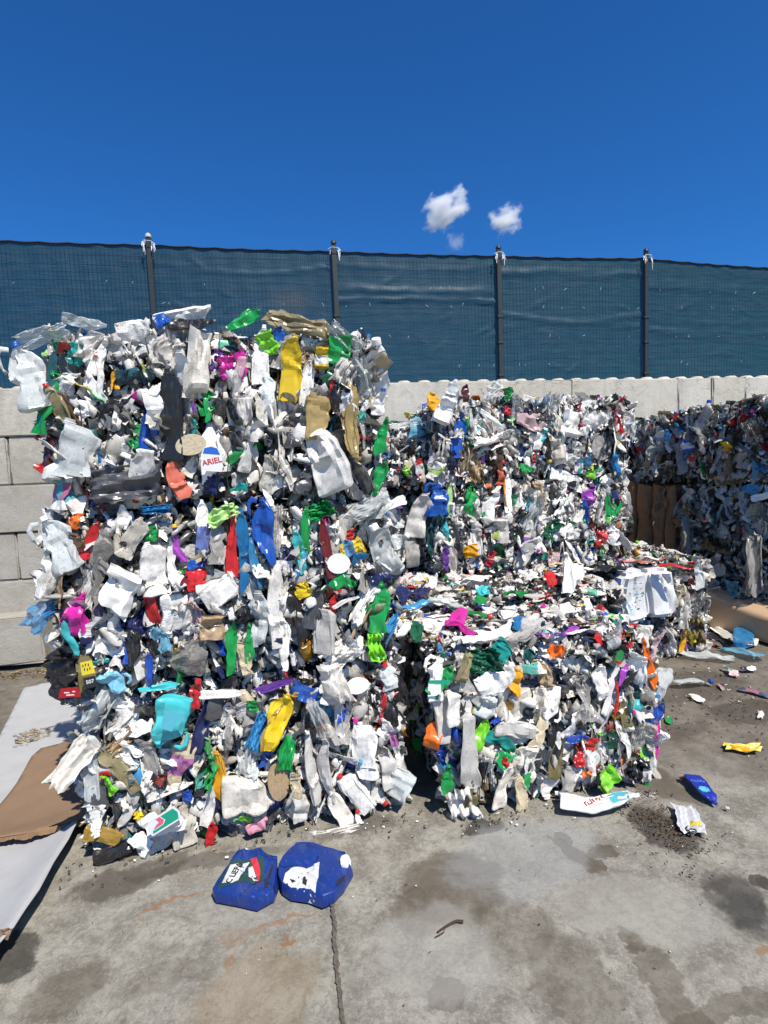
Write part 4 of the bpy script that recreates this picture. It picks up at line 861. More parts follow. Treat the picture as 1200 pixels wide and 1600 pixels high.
H('T1', [
 (270, 1130, 76, 52, 188, 'j', 'turq', 'c', None, .10, {'var': 4}), (263, 1100, 26, 12, 80, 'd', 'white', 'c', None, .09), (280, 1189, 80, 36, 14, 'b', 'cream', 'l', None, .08), (316, 1132, 86, 26, 10, 's', 'navy', 'c', None, .07), (188, 1203, 80, 27, -40, 'c', 'khaki', 'c', None, .08), (112, 1190, 92, 38, 38, 'f', 'offw', 'c', None, .13, {'depth': .05, 'var': 2}),
 (142, 1195, 100, 30, -4, 'c', 'ice', 'h', None, .05), (150, 1110, 70, 50, 40, 'f', 'ice', 'h', None, .04), (170, 1225, 36, 20, -34, 's', 'lime', 'c', None, .08), (163, 1212, 20, 14, 60, 'g', 'red', 'c', None, .08), (154, 1238, 42, 22, 0, 'c', 'dgrey', 'c', None, .06), (240, 1218, 42, 40, 20, 'f', 'lgrey', 'o', None, .07),
 (200, 1195, 46, 26, 120, 'f', 'white', 'o', None, .06), (256, 1282, 66, 36, 62, 'y', 'white', 'c', None, .11), (250, 1312, 64, 40, 60, 'c', 'lgrey', 'h', None, .07), (223, 1317, 38, 26, -52, 'c', 'white', 'c', None, .12), (163, 1305, 54, 24, 96, 'c', 'mustard', 'c', None, .10), (180, 1331, 54, 28, 72, 'c', 'black', 'c', None, .12),
 (216, 1276, 18, 15, 0, 'g', 'yellow', 'c', None, .08), (290, 1244, 22, 18, 0, 'g', 'blue', 'c', None, .07), (329, 1308, 48, 16, 14, 's', 'red', 'c', None, .10), (252, 1072, 56, 11, 80, 's', 'turq', 'c', None, .07), (432, 1124, 90, 38, 18, 's', 'mustard', 'c', None, .10), (432, 1122, 86, 34, 18, 's', 'yellow', 'c', None, .11), (482, 1087, 52, 26, 112, 's', 'cobalt', 'c', None, .08),
 (404, 1140, 62, 26, 24, 'f', 'sky', 'c', None, .07), (420, 1176, 50, 20, 20, 's', 'cobalt', 'c', None, .06), (448, 1178, 52, 30, 14, 'y', 'green', 'c', None, .09), (393, 1104, 20, 19, 0, 'g', 'green', 'c', None, .09), (503, 1122, 66, 32, -10, 'y', 'lgrey', 'p', None, .09), (572, 1172, 84, 40, 0, 'c', 'white', 'o', None, .08),
 (389, 1238, 74, 60, 84, 'j', 'offw', 'o', None, .10, {'depth': .12}), (435, 1223, 54, 32, -10, 'd', 'tan', 'o', None, .11), (344, 1216, 78, 24, 8, 'b', 'amber', 'c', None, .09), (486, 1200, 108, 24, -6, 'b', 'lgrey', 'h', 'white', .08), (504, 1206, 104, 24, -8, 's', 'lgrey', 'h', None, .08), (462, 1226, 44, 17, -8, 'b', 'cream', 'o', None, .07),
 (557, 1238, 66, 32, -34, 'c', 'white', 'o', 'red', .09), (626, 1224, 44, 40, 20, 'c', 'ice', 'h', None, .05), (606, 1200, 66, 26, -6, 'b', 'lgrey', 'h', None, .06), (401, 1290, 28, 20, 60, 'b', 'pink', 'c', 'pink', .11), (380, 1281, 26, 13, 70, 'b', 'lime', 'c', None, .10), (524, 1305, 82, 22, 84, 'y', 'lgrey', 'c', None, .12, {'lean': .9}),
 (590, 1291, 32, 15, 80, 's', 'dgrey', 'c', None, .09), (566, 1286, 34, 16, 0, 't', 'white', 'o', 'red', .09), (518, 1068, 66, 50, 176, 'y', 'lgrey', 'h', None, .09, {'depth': .16}), (520, 1078, 46, 54, 180, 'g', 'lgrey', 'h', None, .07), (559, 1072, 24, 35, 0, 'd', 'white', 'c', None, .11), (606, 1060, 34, 28, -20, 'b', 'ice', 'h', 'red', .06),
 (530, 1130, 66, 12, -4, 's', 'lgrey', 'h', None, .09), (490, 1110, 40, 34, 0, 'g', 'lblue', 'h', None, .06), (390, 1186, 50, 40, 10, 'f', 'ice', 'h', None, .06), (300, 1085, 40, 20, 10, 't', 'red', 'c', 'red', .08), (208, 1140, 56, 22, 68, 'b', 'white', 'o', None, .08), (190, 1155, 48, 22, 44, 'f', 'tan', 'o', None, .06),
 (232, 1180, 60, 30, -14, 'b', 'grey', 'h', None, .05), (290, 1285, 70, 34, 0, 'j', 'offw', 'h', None, .06), (250, 1240, 66, 14, 70, 's', 'offw', 'o', None, .07), (348, 1084, 64, 13, 86, 's', 'lgrey', 'o', None, .09), (334, 1100, 42, 24, 4, 'c', 'dgrey', 'c', None, .05), (374, 1110, 36, 26, 0, 'g', 'lgrey', 'h', None, .06), (325, 1262, 60, 18, 10, 's', 'lgrey', 'o', None, .06),
 (545, 1090, 30, 12, 30, 't', 'navy', 'c', None, .08), (534, 1118, 22, 13, 10, 's', 'blue', 'c', None, .08), (420, 1075, 60, 15, 74, 's', 'purple', 'c', None, .07), (148, 1275, 50, 36, 0, 'f', 'white', 'o', None, .05), (610, 1150, 60, 16, -24, 's', 'white', 'l', None, .08), (470, 1262, 46, 26, 4, 'b', 'lgrey', 'h', None, .07), (530, 1265, 66, 24, -34, 's', 'offw', 'o', None, .08)])
H('A', [
 (681, 1058, 66, 40, 8, 'j', 'white', 'c', 'dgreen', .07), (686, 1072, 50, 26, 40, 's', 'green', 'c', None, .09), (676, 1150, 42, 27, 12, 's', 'orange', 'c', None, .06), (733, 1182, 112, 32, 178, 'c', 'lgrey', 'h', None, .09), (706, 1106, 50, 30, -6, 'b', 'white', 'h', None, .09), (728, 1118, 44, 24, 4, 'b', 'lgrey', 'h', None, .08),
 (697, 1216, 44, 21, -10, 's', 'green', 'c', None, .07), (726, 1043, 44, 20, 14, 'y', 'khaki', 'c', None, .08), (755, 1034, 44, 42, 70, 'f', 'dgreen', 'c', None, .06), (784, 1014, 32, 28, 30, 'c', 'teal', 'c', None, .08), (778, 1062, 62, 40, 60, 'c', 'white', 'o', None, .07), (802, 1064, 46, 29, 0, 'j', 'amber', 'c', None, .08),
 (750, 1146, 48, 22, 16, 's', 'lime', 'c', None, .07), (782, 1156, 44, 22, 100, 'b', 'teal', 'c', None, .09), (790, 1180, 36, 28, 40, 's', 'green', 'c', None, .08), (790, 1192, 14, 13, 0, 'g', 'red', 'c', None, .10), (775, 1126, 16, 12, 60, 'g', 'blue', 'c', None, .09), (808, 1142, 66, 27, 100, 'c', 'lgrey', 'h', None, .08),
 (822, 1196, 66, 34, 4, 'g', 'offw', 'o', None, .07, {'depth': .1}), (843, 1144, 52, 22, 20, 'b', 'cream', 'o', None, .08), (864, 1118, 124, 20, -2, 's', 'black', 'c', None, .05), (868, 1182, 66, 22, 4, 's', 'olive', 'c', None, .06), (786, 1230, 68, 32, 4, 'b', 'offw', 'o', None, .09), (722, 1258, 60, 44, -24, 'f', 'white', 'h', None, .07),
 (920, 1090, 66, 42, 10, 'f', 'lgrey', 'p', None, .07), (951, 1077, 80, 15, 12, 't', 'white', 'c', 'red', .09), (966, 1092, 52, 10, 4, 't', 'red', 'c', None, .08), (977, 1116, 44, 17, -12, 's', 'olive', 'c', None, .07), (974, 1056, 34, 11, 14, 's', 'violet', 'c', None, .08), (1012, 1036, 80, 16, -20, 's', 'orange', 'c', None, .06),
 (996, 1040, 44, 28, 0, 'b', 'white', 'c', None, .07), (1024, 1008, 50, 22, 4, 'f', 'ppink', 'o', None, .06), (1028, 1142, 82, 12, 0, 's', 'magenta', 'c', None, .05), (958, 994, 44, 42, 0, 'g', 'ice', 'p', None, .09), (924, 1164, 24, 22, 20, 'g', 'red', 'c', None, .08), (906, 1188, 22, 20, 0, 'g', 'red', 'c', None, .08), (904, 1154, 32, 14, 70, 'b', 'blue', 'c', None, .08),
 (956, 1156, 30, 15, -8, 's', 'dgreen', 'c', None, .07), (994, 1200, 38, 34, 30, 'f', 'black', 'c', None, .07), (950, 1219, 34, 30, 50, 'y', 'lime', 'c', None, .12), (935, 1062, 50, 26, -8, 's', 'lgrey', 'o', None, .07), (888, 1070, 40, 30, 30, 'g', 'dgrey', 'o', None, .05), (846, 1052, 50, 24, -30, 'b', 'tan', 'o', None, .06),
 (867, 1018, 26, 24, 70, 'b', 'orange', 'c', None, .10), (900, 1130, 46, 30, 14, 'b', 'white', 'l', None, .08), (1010, 1092, 44, 24, 0, 'b', 'grey', 'p', None, .07), (1000, 1150, 50, 22, 10, 'f', 'lgrey', 'p', None, .07), (690, 1120, 76, 26, -4, 'c', 'lgrey', 'h', None, .03), (760, 1100, 40, 30, 20, 's', 'ice', 'h', None, .07), (1008, 1064, 40, 24, 0, 'f', 'white', 'o', None, .05),
 (968, 1028, 22, 20, 20, 'd', 'green', 'c', None, .08), (740, 1236, 60, 26, 8, 's', 'olive', 'h', None, .07), (815, 1238, 50, 24, 0, 'c', 'cream', 'o', None, .08), (890, 1218, 36, 26, 10, 'b', 'lgrey', 'p', None, .07), (915, 1210, 16, 13, 20, 't', 'orange', 'c', None, .08)])
H('A', [(756, 996, 84, 26, 78, 'f', 'white', 'o'), (620, 985, 46, 24, 80, 'c', 'white', 'o'), (650, 984, 34, 18, 10, 's', 'dgreen', 'c'), (829, 968, 30, 26, 0, 'b', 'lgrey', 'h', 'red', .03), (712, 966, 36, 26, 10, 'b', 'magenta', 'c', None, .03), (726, 985, 34, 12, -60, 's', 'magenta', 'c', None, .03),
 (820, 990, 40, 24, 60, 'j', 'lgrey', 'p', None, .03), (905, 985, 44, 22, 70, 's', 'white', 'o'), (812, 972, 26, 18, 0, 'g', 'cblue', 'c', None, .03), (890, 985, 30, 12, 60, 's', 'violet', 'c')], face='top')
H('Bk', [(644, 946, 44, 18, 80, 'g', 'sky', 'c', None, .04), (660, 924, 26, 20, 20, 'g', 'navy', 'c', None, .05), (622, 928, 30, 26, 0, 'g', 'navy', 'c', None, .04), (812, 926, 38, 17, 70, 'f', 'green', 'c', None, .05), (756, 920, 22, 18, 0, 'g', 'turq', 'c', None, .04), (750, 938, 20, 16, 0, 'g', 'green', 'c', None, .03),
 (858, 905, 24, 22, 0, 'g', 'red', 'c', None, .04), (897, 912, 34, 28, 20, 'y', 'white', 'c', None, .05), (886, 905, 32, 12, 10, 's', 'green', 'c', None, .05), (910, 970, 48, 18, 100, 's', 'brown', 'c', None, .04), (860, 990, 40, 16, 90, 's', 'purple', 'l', None, .03), (800, 950, 40, 20, 60, 's', 'white', 'o', None, .03),
 (775, 895, 40, 16, 90, 's', 'black', 'c', None, .04), (735, 905, 44, 18, 80, 'b', 'lgrey', 'o', None, .04), (700, 940, 50, 20, 100, 's', 'ice', 'h', None, .04), (835, 930, 30, 14, 90, 'd', 'lgrey', 'h', None, .04)], face='top')
jp = on_y(1004, 932, 4.9); B['C'].av += [(tuple(jp), (0, 0, 1.), (0, -1., 0), .50, .62), (tuple(on_y(960, 935, 4.9)), (0, 0, 1.), (0, -1., 0), .4, .4)]
B['Bk'].av.append((tuple(on_y(960, 935, 4.9)), (0, 0, 1.), (0, -1., 0), .5, .5))
H('C', [(968, 905, 40, 60, 0, 'f', 'black', 'c', None, .02), (916, 905, 60, 40, 70, 'f', 'black', 'c', None, .03), (1068, 1000, 36, 10, 8, 's', 'amber', 'c', None, .06), (1082, 998, 16, 14, 0, 'g', 'yellow', 'c', None, .06), (1094, 905, 44, 15, -4, 's', 'ice', 'c', None, .05), (1082, 884, 14, 14, 0, 'g', 'red', 'c', None, .05),
 (1080, 915, 34, 10, -10, 's', 'dred', 'c', None, .04), (1030, 988, 40, 28, 0, 'f', 'dgrey', 'c', None, .05), (1008, 984, 28, 12, 0, 's', 'cblue', 'c', None, .06), (1046, 995, 50, 20, -20, 'f', 'white', 'f', None, .06), (1064, 930, 34, 14, 0, 's', 'cream', 'o', None, .07), (1088, 950, 50, 22, 8, 'f', 'lgrey', 'p', None, .06), (1060, 890, 50, 20, 90, 'f', 'dgrey', 'p', None, .04),
 (1085, 985, 44, 26, -6, 'f', 'olive', 'c', None, .05), (1070, 960, 60, 14, 4, 's', 'lgrey', 'h', None, .06)])
H('C', [(1012, 878, 40, 10, 88, 's', 'salmon', 'c', None, .0), (1045, 882, 50, 12, 92, 's', 'red', 'c', None, .02), (990, 876, 34, 9, 88, 's', 'salmon', 'c', None, .0), (1020, 874, 26, 12, 90, 's', 'white', 'o'), (950, 885, 50, 14, 80, 'f', 'black', 'c', None, .02), (910, 885, 50, 14, 90, 's', 'white', 'o', None, .02), (880, 878, 40, 12, 90, 's', 'cream', 'o')], face='top')
H('D2', [(677, 628, 26, 24, 10, 'b', 'amber', 'c', None, .03), (718, 678, 64, 20, 8, 's', 'cobalt', 'c', None, .06), (728, 616, 30, 14, 4, 's', 'maroon', 'c', None, .03), (793, 615, 20, 20, 0, 'g', 'green', 'c', None, .03), (793, 641, 14, 12, 0, 'g', 'red', 'c', None, .06), (693, 642, 38, 28, 20, 'y', 'white', 'c', None, .06), (830, 658, 46, 26, 100, 's', 'ppink', 'h', None, .07),
 (760, 690, 54, 34, 80, 'f', 'white', 'o', None, .05), (800, 690, 40, 32, 0, 'g', 'grey', 'o', None, .06), (782, 744, 28, 22, 0, 'b', 'salmon', 'c', None, .06), (930, 658, 42, 32, 80, 'g', 'lgrey', 'c', None, .05), (955, 677, 58, 28, 20, 'f', 'black', 'c', None, .06), (965, 662, 28, 11, -20, 's', 'red', 'c', None, .05), (960, 728, 36, 20, -6, 'y', 'cblue', 'c', None, .07),
 (922, 737, 24, 14, -10, 's', 'lime', 'c', None, .07), (822, 731, 20, 16, 80, 's', 'green', 'c', None, .06), (838, 715, 14, 13, 0, 'g', 'red', 'c', None, .06), (820, 695, 36, 16, 4, 's', 'navy', 'c', None, .04), (745, 733, 44, 28, 0, 'f', 'tan', 'o', None, .04), (776, 720, 30, 22, 0, 'y', 'brown', 'p', None, .04), (775, 605, 30, 24, 60, 'f', 'ice', 'f', None, .03), (706, 610, 34, 20, 20, 'b', 'ice', 'h', None, .02),
 (940, 700, 34, 30, 0, 'd', 'lgrey', 'p', None, .06), (730, 715, 44, 17, 10, 'f', 'cream', 'h', None, .06), (886, 712, 44, 18, 70, 's', 'ice', 'p', None, .06), (848, 677, 24, 14, 20, 's', 'turq', 'c', None, .05), (860, 640, 50, 24, 4, 'f', 'ice', 'f', None, .03), (810, 640, 40, 26, 10, 'b', 'ice', 'p', None, .05), (876, 745, 50, 20, 104, 's', 'white', 'o', None, .06)])
H('D1', [(683, 780, 50, 38, 4, 'j', 'cobalt', 'c', None, .07, {'depth': .13}), (738, 782, 46, 27, 0, 'g', 'green', 'c', None, .07), (652, 806, 64, 36, 4, 'b', 'lgrey', 'h', None, .10), (742, 860, 34, 22, 70, 'g', 'amber', 'c', None, .06), (697, 872, 34, 13, 0, 's', 'purple', 'c', None, .08), (705, 866, 60, 26, -20, 's', 'lgrey', 'h', 'magenta', .07), (916, 776, 30, 20, 0, 's', 'violet', 'c', None, .06),
 (914, 798, 34, 11, -6, 's', 'cobalt', 'c', None, .07), (928, 812, 42, 13, -10, 's', 'dred', 'c', None, .06), (950, 790, 32, 8, 0, 's', 'green', 'c', None, .06), (890, 827, 50, 18, 50, 'b', 'white', 'c', 'green', .08), (900, 836, 40, 16, 86, 's', 'lgrey', 'o', None, .07), (863, 828, 34, 26, 40, 'f', 'dgreen', 'c', None, .05), (830, 797, 66, 34, 20, 'f', 'ice', 'f', None, .07),
 (703, 793, 50, 11, 4, 's', 'plime', 'c', None, .07), (692, 822, 46, 13, -10, 's', 'turq', 'c', None, .06), (710, 844, 54, 20, -10, 's', 'dgrey', 'c', None, .06), (676, 830, 60, 24, 10, 'f', 'dteal', 'c', None, .03), (760, 800, 60, 22, 10, 's', 'white', 'o', None, .06), (795, 780, 54, 14, 0, 's', 'white', 'o', None, .06), (790, 770, 40, 10, -6, 's', 'amber', 'c', None, .05), (957, 835, 30, 22, 0, 'g', 'white', 'c', None, .06),
 (645, 860, 50, 24, -8, 's', 'grey', 'h', None, .08), (780, 830, 40, 26, 0, 'y', 'lgrey', 'h', None, .05), (764, 872, 24, 12, 20, 't', 'red', 'c', None, .06), (880, 790, 40, 22, 30, 'f', 'white', 'o', None, .05)])
H('E2', [(625, 665, 50, 10, 84, 's', 'white', 'o', None, .03), (655, 672, 34, 28, 10, 'b', 'lblue', 'h', None, .05), (636, 735, 14, 12, 20, 'g', 'lime', 'c', None, .08), (615, 660, 30, 8, 80, 's', 'dgreen', 'c', None, .0)])
H('G3b', [(1074, 694, 22, 24, -8, 'b', 'blue', 'l', None, .05), (1135, 698, 16, 20, 20, 'g', 'yellow', 'c', None, .06), (1137, 712, 14, 9, 0, 'g', 'dred', 'c', None, .05), (1080, 716, 12, 10, 0, 'g', 'red', 'c', None, .06), (1155, 655, 30, 14, 70, 's', 'red', 'p', None, .05), (1100, 650, 40, 20, 20, 'b', 'ice', 'p', 'blue', .04)])
H('G3a', [(1040, 681, 18, 14, 0, 'g', 'sky', 'c', None, .05), (1000, 705, 14, 12, 0, 'g', 'red', 'c', None, .05), (1040, 695, 30, 20, 60, 'b', 'ice', 'p', 'red', .04), (995, 675, 34, 22, 10, 'f', 'ice', 'f', None, .03)])
H('G2b', [(1172, 764, 26, 18, 100, 's', 'sky', 'c', None, .06), (1190, 775, 28, 12, 70, 'b', 'white', 'c', 'red', .07), (1072, 838, 56, 26, 4, 'f', 'grey', 'f', None, .12), (1160, 828, 12, 10, 0, 'g', 'red', 'c', None, .06), (1168, 835, 40, 26, -60, 'f', 'grey', 'f', None, .12)])
H('G1b', [(1176, 890, 90, 36, 4, 'f', 'grey', 'f', None, .16)])

for k, b in B.items():
    b.core()
dens = 500
for k, fc in {'T1': {'front': 1, 'left': .4, 'top': .3, 'right': .4}, 'T2': {'front': 1, 'left': .4, 'top': .3, 'right': .4}, 'T3': {'front': 1, 'left': .4, 'top': .6, 'right': .4},
              'A': {'front': 1.1, 'left': .8, 'top': 1.1, 'right': .6}, 'Bk': {'top': 1.3, 'left': .5, 'right': .6, 'front': .2}, 'C': {'front': 1.1, 'top': 1.2, 'left': .6, 'right': .6},
              'D1': {'front': 1.3, 'left': .9, 'right': .5}, 'D2': {'front': 1.3, 'left': .8, 'right': .6, 'top': .9}, 'E1': {'front': 1.2, 'left': .4}, 'E2': {'front': 1.3, 'top': 1, 'left': .4, 'right': .3}, 'E0': {'front': .5, 'top': .5, 'left': .4},
              'G3a': {'front': 1, 'top': .8, 'left': .2}, 'G1a': {'front': 1}, 'G3b': {'front': 1, 'top': .8, 'right': .4}, 'G2b': {'front': 1, 'right': .4}, 'G1b': {'front': 1, 'right': .4}}.items():
    B[k].filler(dens, fc)
for k, fc, sz in [('T1', {'front': 300, 'left': 26, 'top': 26, 'right': 20}, (.10, .30)), ('T2', {'front': 300, 'left': 26, 'top': 26, 'right': 20}, (.11, .32)), ('T3', {'front': 260, 'left': 26, 'top': 40, 'right': 20}, (.13, .36)),
                  ('A', {'front': 330, 'left': 60, 'top': 150, 'right': 40}, (.10, .31)), ('Bk', {'top': 290, 'left': 24, 'right': 34}, (.08, .25)), ('C', {'front': 170, 'top': 110, 'left': 40, 'right': 40}, (.08, .26)),
                  ('D1', {'front': 330, 'left': 70, 'right': 30}, (.11, .32)), ('D2', {'front': 330, 'left': 50, 'right': 34, 'top': 90}, (.11, .32)), ('E1', {'front': 70}, (.1, .26)), ('E2', {'front': 100, 'top': 50}, (.09, .24)), ('E0', {'front': 40, 'top': 30}, (.1, .24)),
                  ('G3a', {'front': 90, 'top': 50}, (.15, .36)), ('G1a', {'front': 60}, (.14, .34)), ('G3b', {'front': 150, 'top': 90, 'right': 40}, (.17, .38)), ('G2b', {'front': 150, 'right': 40}, (.17, .38)), ('G1b', {'front': 100, 'right': 30}, (.17, .38))]:
    B[k].pieces(fc, sz, B[k].av)
for k, n in [('T1', 5), ('T2', 5), ('T3', 5), ('A', 4), ('Bk', 5), ('C', 4), ('D1', 5), ('D2', 5), ('E2', 3), ('G3a', 3), ('G3b', 5), ('G2b', 5), ('G1b', 4)]:
    B[k].wires(n, .0035 if k[0] == 'G' else .0028)
from mathutils.bvhtree import BVHTree
def drape(child, target_me, tmx=None, lift=.0015, down=Vector((0, 1, 0)), start=-1.0):
    """press flat print onto the dented surface it is printed on"""
    tv = [(tmx @ v.co if tmx else v.co.copy()) for v in target_me.vertices]; bv = BVHTree.FromPolygons(tv, [tuple(p.vertices) for p in target_me.polygons])
    mm = child.matrix_basis; inv = mm.inverted(); bm = bmesh.new(); bm.from_mesh(child.data)
    bmesh.ops.triangulate(bm, faces=bm.faces); dims = [v.co for v in bm.verts]; L = max((max(c[i] for c in dims)-min(c[i] for c in dims)) for i in range(3))
    for _ in range(2): bmesh.ops.subdivide_edges(bm, edges=[e for e in bm.edges if e.calc_length() > L/9], cuts=1)
    for v in bm.verts:
        p = mm @ v.co; o_ = p+down*(start-p @ down); h, n, i, d = bv.ray_cast(o_, down)
        if h is None: h, n, i, d = bv.find_nearest(p)
        v.co = inv @ (h-down*lift)
    bm.to_mesh(child.data); bm.free(); return child
# ------------------------------------------------------------------ printing on the pieces: flat lettering set into the label faces
def text_obj(name, body, parent, mat, size, mtx, extrude=0.0004, bold=0.0):
    cu = bpy.data.curves.new(name, 'FONT'); cu.body = body; cu.size = size; cu.align_x = 'CENTER'; cu.align_y = 'CENTER'; cu.extrude = extrude; cu.offset = bold
    t = bpy.data.objects.new(name, cu); COL.objects.link(t); dg = bpy.context.evaluated_depsgraph_get()
    me = bpy.data.meshes.new_from_object(t.evaluated_get(dg)); bpy.data.objects.remove(t)
    o = link(name, me, parent); me.materials.clear(); me.materials.append(mat); o.matrix_basis = mtx; return o
INK = {k: simple('ink_'+k, c, 0.5, 0, 0.15, 60) for k, c in {'red': (.55, .02, .02, 1), 'blue': (.02, .12, .5, 1), 'black': (.02, .02, .025, 1), 'white': (.75, .75, .74, 1), 'yellow': (.75, .6, .04, 1), 'green': (.01, .32, .2, 1), 'pink': (.7, .12, .2, 1), 'cyan': (.1, .45, .55, 1), 'dred': (.4, .01, .015, 1)}.items()}
def patch(name, parent, mtx, pts, mat, th=0.0006, seg=0):
    """a small printed label: flat outline in x,z of its own frame, facing -y"""
    bm = bmesh.new(); vs = [bm.verts.new((x, 0, z)) for x, z in pts]; f = bm.faces.new(vs)
    r = bmesh.ops.extrude_face_region(bm, geom=[f]); bmesh.ops.translate(bm, verts=[v for v in r['geom'] if isinstance(v, bmesh.types.BMVert)], vec=(0, -th, 0))
    bmesh.ops.triangulate(bm, faces=bm.faces)
    bmesh.ops.recalc_face_normals(bm, faces=bm.faces); me = bpy.data.meshes.new(name); bm.to_mesh(me); bm.free(); me.materials.append(mat)
    return link(name, me, parent, None, mtx)
def face_frame(b, px, py, ang, out):
    """frame on a bale's front: x right, z up in the face, turned by ang clockwise; and metres per pixel there"""
    s = B[b]; o, u, v, n, *_ = s.faces['front']; nw = np.array((s.mw.to_3x3() @ Vector(n))[:]); pw = np.array((s.mw @ Vector(o+n*out))[:]); P = on_plane(px, py, pw, nw)
    return s.inv @ (Matrix.Translation(P) @ Matrix.Rotation(s.root.rotation_euler.z, 4, 'Z') @ Matrix.Rotation(math.radians(ang), 4, 'Y')), ppm(P)
TX = Matrix.Rotation(math.radians(90), 4, 'X')
mtx, k = face_frame('T3', 331, 718, 0, .135)
lb = patch('label', B['T3'].root, mtx, [(-15*k, -17*k), (14*k, -20*k), (16*k, 2*k), (14*k, 14*k), (4*k, 22*k), (-10*k, 20*k), (-16*k, 8*k)], INK['white'])
patch('label_print', lb, Matrix.Translation((0, -.0014, 0)), [(-13*k, 10*k), (13*k, 7*k), (9*k, 17*k), (0, 20*k), (-10*k, 18*k)], INK['blue'])
text_obj('lettering', 'ARIEL', lb, INK['red'], 12*k, Matrix.Translation((0, -.0022, -3*k)) @ Matrix.Rotation(math.radians(-10), 4, 'Y') @ TX, bold=.0006)
PRESS = []
mtx, k = face_frame('T2', 108, 1082, 2, .20)
lb = patch('label', B['T2'].root, mtx, [(-16*k, -8*k), (17*k, -8*k), (13*k, 8*k), (-12*k, 7*k)], INK['dred'])
for a_, w_, z_ in ((-3, 8, 0), (2, 12, -4), (7, 4, 1)): patch('label_print', lb, Matrix.Translation((a_*k, -.0016, z_*k)), [(-w_*k/2, -.8*k), (w_*k/2, -.8*k), (w_*k/2*.8, .9*k), (-w_*k/2, 1.1*k)], INK['white'])
mtx, k = face_frame('T2', 136, 1043, -8, .175)
lb = patch('label', B['T2'].root, mtx, [(-10*k, -11*k), (10*k, -11*k), (9*k, 10*k), (-8*k, 10*k)], INK['yellow'])
for a_, z_ in ((-5, 4), (-1, 5), (3, 4), (-4, -2), (0, -3), (4, -2)): patch('label_print', lb, Matrix.Translation((a_*k, -.0016, z_*k)), [(-1.2*k, -2*k), (.2*k, -2.2*k), (1.1*k, 1.8*k), (-.4*k, 2*k)], INK['black'])
mtx, k = face_frame('T2', 141, 1066, -8, .175)
lb = patch('label', B['T2'].root, mtx, [(-9*k, -9*k), (9*k, -9*k), (9*k, 9*k), (-9*k, 9*k)], INK['black'])
text_obj('lettering', '507', lb, INK['white'], 8*k, Matrix.Translation((0, -.0016, 1*k)) @ TX, bold=.0004)
mtx, k = face_frame('T1', 256, 1282, -28, .19)
lb = patch('label', B['T1'].root, mtx, [(-27*k, -12*k), (22*k, -13*k), (27*k, -2*k), (24*k, 12*k), (-20*k, 12*k), (-28*k, 2*k)], INK['white'])
patch('label_print', lb, Matrix.Translation((0, -.0014, 0)), [(-24*k, -9*k), (20*k, -10*k), (24*k, 0), (21*k, 9*k), (0, 9*k), (3*k, 0), (-4*k, -5*k), (-22*k, -5*k)], INK['green'])
patch('label_print', lb, Matrix.Translation((0, -.0014, 0)), [(-20*k, -3.5*k), (-4*k, -3.5*k), (1*k, 1*k), (-2*k, 9*k), (-9*k, 9*k), (-7*k, 2*k), (-14*k, 0)], INK['pink'])
mtx, k = face_frame('T1', 268, 1124, 8, .185)
lb = patch('label', B['T1'].root, mtx, [(-15*k, -14*k), (2*k, -20*k), (8*k, -4*k), (20*k, -3*k), (16*k, 10*k), (-12*k, 14*k)], INK['cyan'])
mtx, k = face_frame('A', 686, 1070, 24, .15)
patch('label', B['A'].root, mtx, [(-18*k, -4*k), (16*k, 6*k), (15*k, 13*k), (-18*k, 2*k)], INK['green'])

# ------------------------------------------------------------------ the two big crushed jerrycans in bale C
def jerrycan(root, mtx, w_, d_, h_, seed, spout=None):
    rng = np.random.default_rng(seed); bm = bmesh.new(); bmesh.ops.create_cube(bm, size=1.0)
    for v in bm.verts: v.co = Vector((v.co.x*w_, v.co.y*d_, v.co.z*h_))
    bmesh.ops.bevel(bm, geom=list(bm.edges), offset=.045, segments=3, affect='EDGES')
    bmesh.ops.subdivide_edges(bm, edges=[e for e in bm.edges if e.calc_length() > .1], cuts=11, use_grid_fill=True)
    P = np.array([v.co[:] for v in bm.verts]); Q = P/np.array([w_, d_, h_])+.5
    D = creases(Q, rng, 8, .032, (.03, .11))+wavy(Q, rng, .02, 5)
    for i, v in enumerate(bm.verts):
        x, y, z = P[i]; v.co.y += D[i]*(1 if y < 0 else .5)-.035*min(1, max(0, (.08-abs(z+h_*.33))/.08))*0
        v.co.x += .02*math.sin(z*9+seed)+.03*(z/h_)**2*math.copysign(1, x)*-1
        if abs(z) < h_*.36 and abs(x) < w_*.40 and y < 0: v.co.y += .012
    me = bpy.data.meshes.new('jerrycan'); bm.to_mesh(me); bm.free(); me.polygons.foreach_set('use_smooth', [True]*len(me.polygons)); me.set_sharp_from_angle(angle=math.radians(40))
    o = link('jerrycan', me, root, M['j'], mtx); o.color = (.72, .73, .73, 1)
    if spout:
        V = []; F = []; n = 24; x, z = spout
        for r, h in ((.058, -.004), (.056, .018), (.050, .022), (.043, .018), (.042, -.03), (.0, -.031)):
            for q in range(n): a = 6.2832*q/n; V.append((-w_/2-.020-h, r*math.cos(a), z+r*math.sin(a)))
        for j in range(5):
            for q in range(n): F.append((j*n+q, j*n+(q+1) % n, (j+1)*n+(q+1) % n, (j+1)*n+q))
        s = link('spout', mesh('spout', V, F), o, M['c']); s.color = (.76, .77, .78, 1)
        V = [(-w_/2-.034, .044*math.cos(6.2832*q/n), z+.044*math.sin(6.2832*q/n)) for q in range(n)]
        h = link('spout_shade', mesh('spout_shade', V, [tuple(range(n))], False), o, M['c']); h.color = (.012, .01, .01, 1)  # near-black disc paints the shade inside the spout
    return o
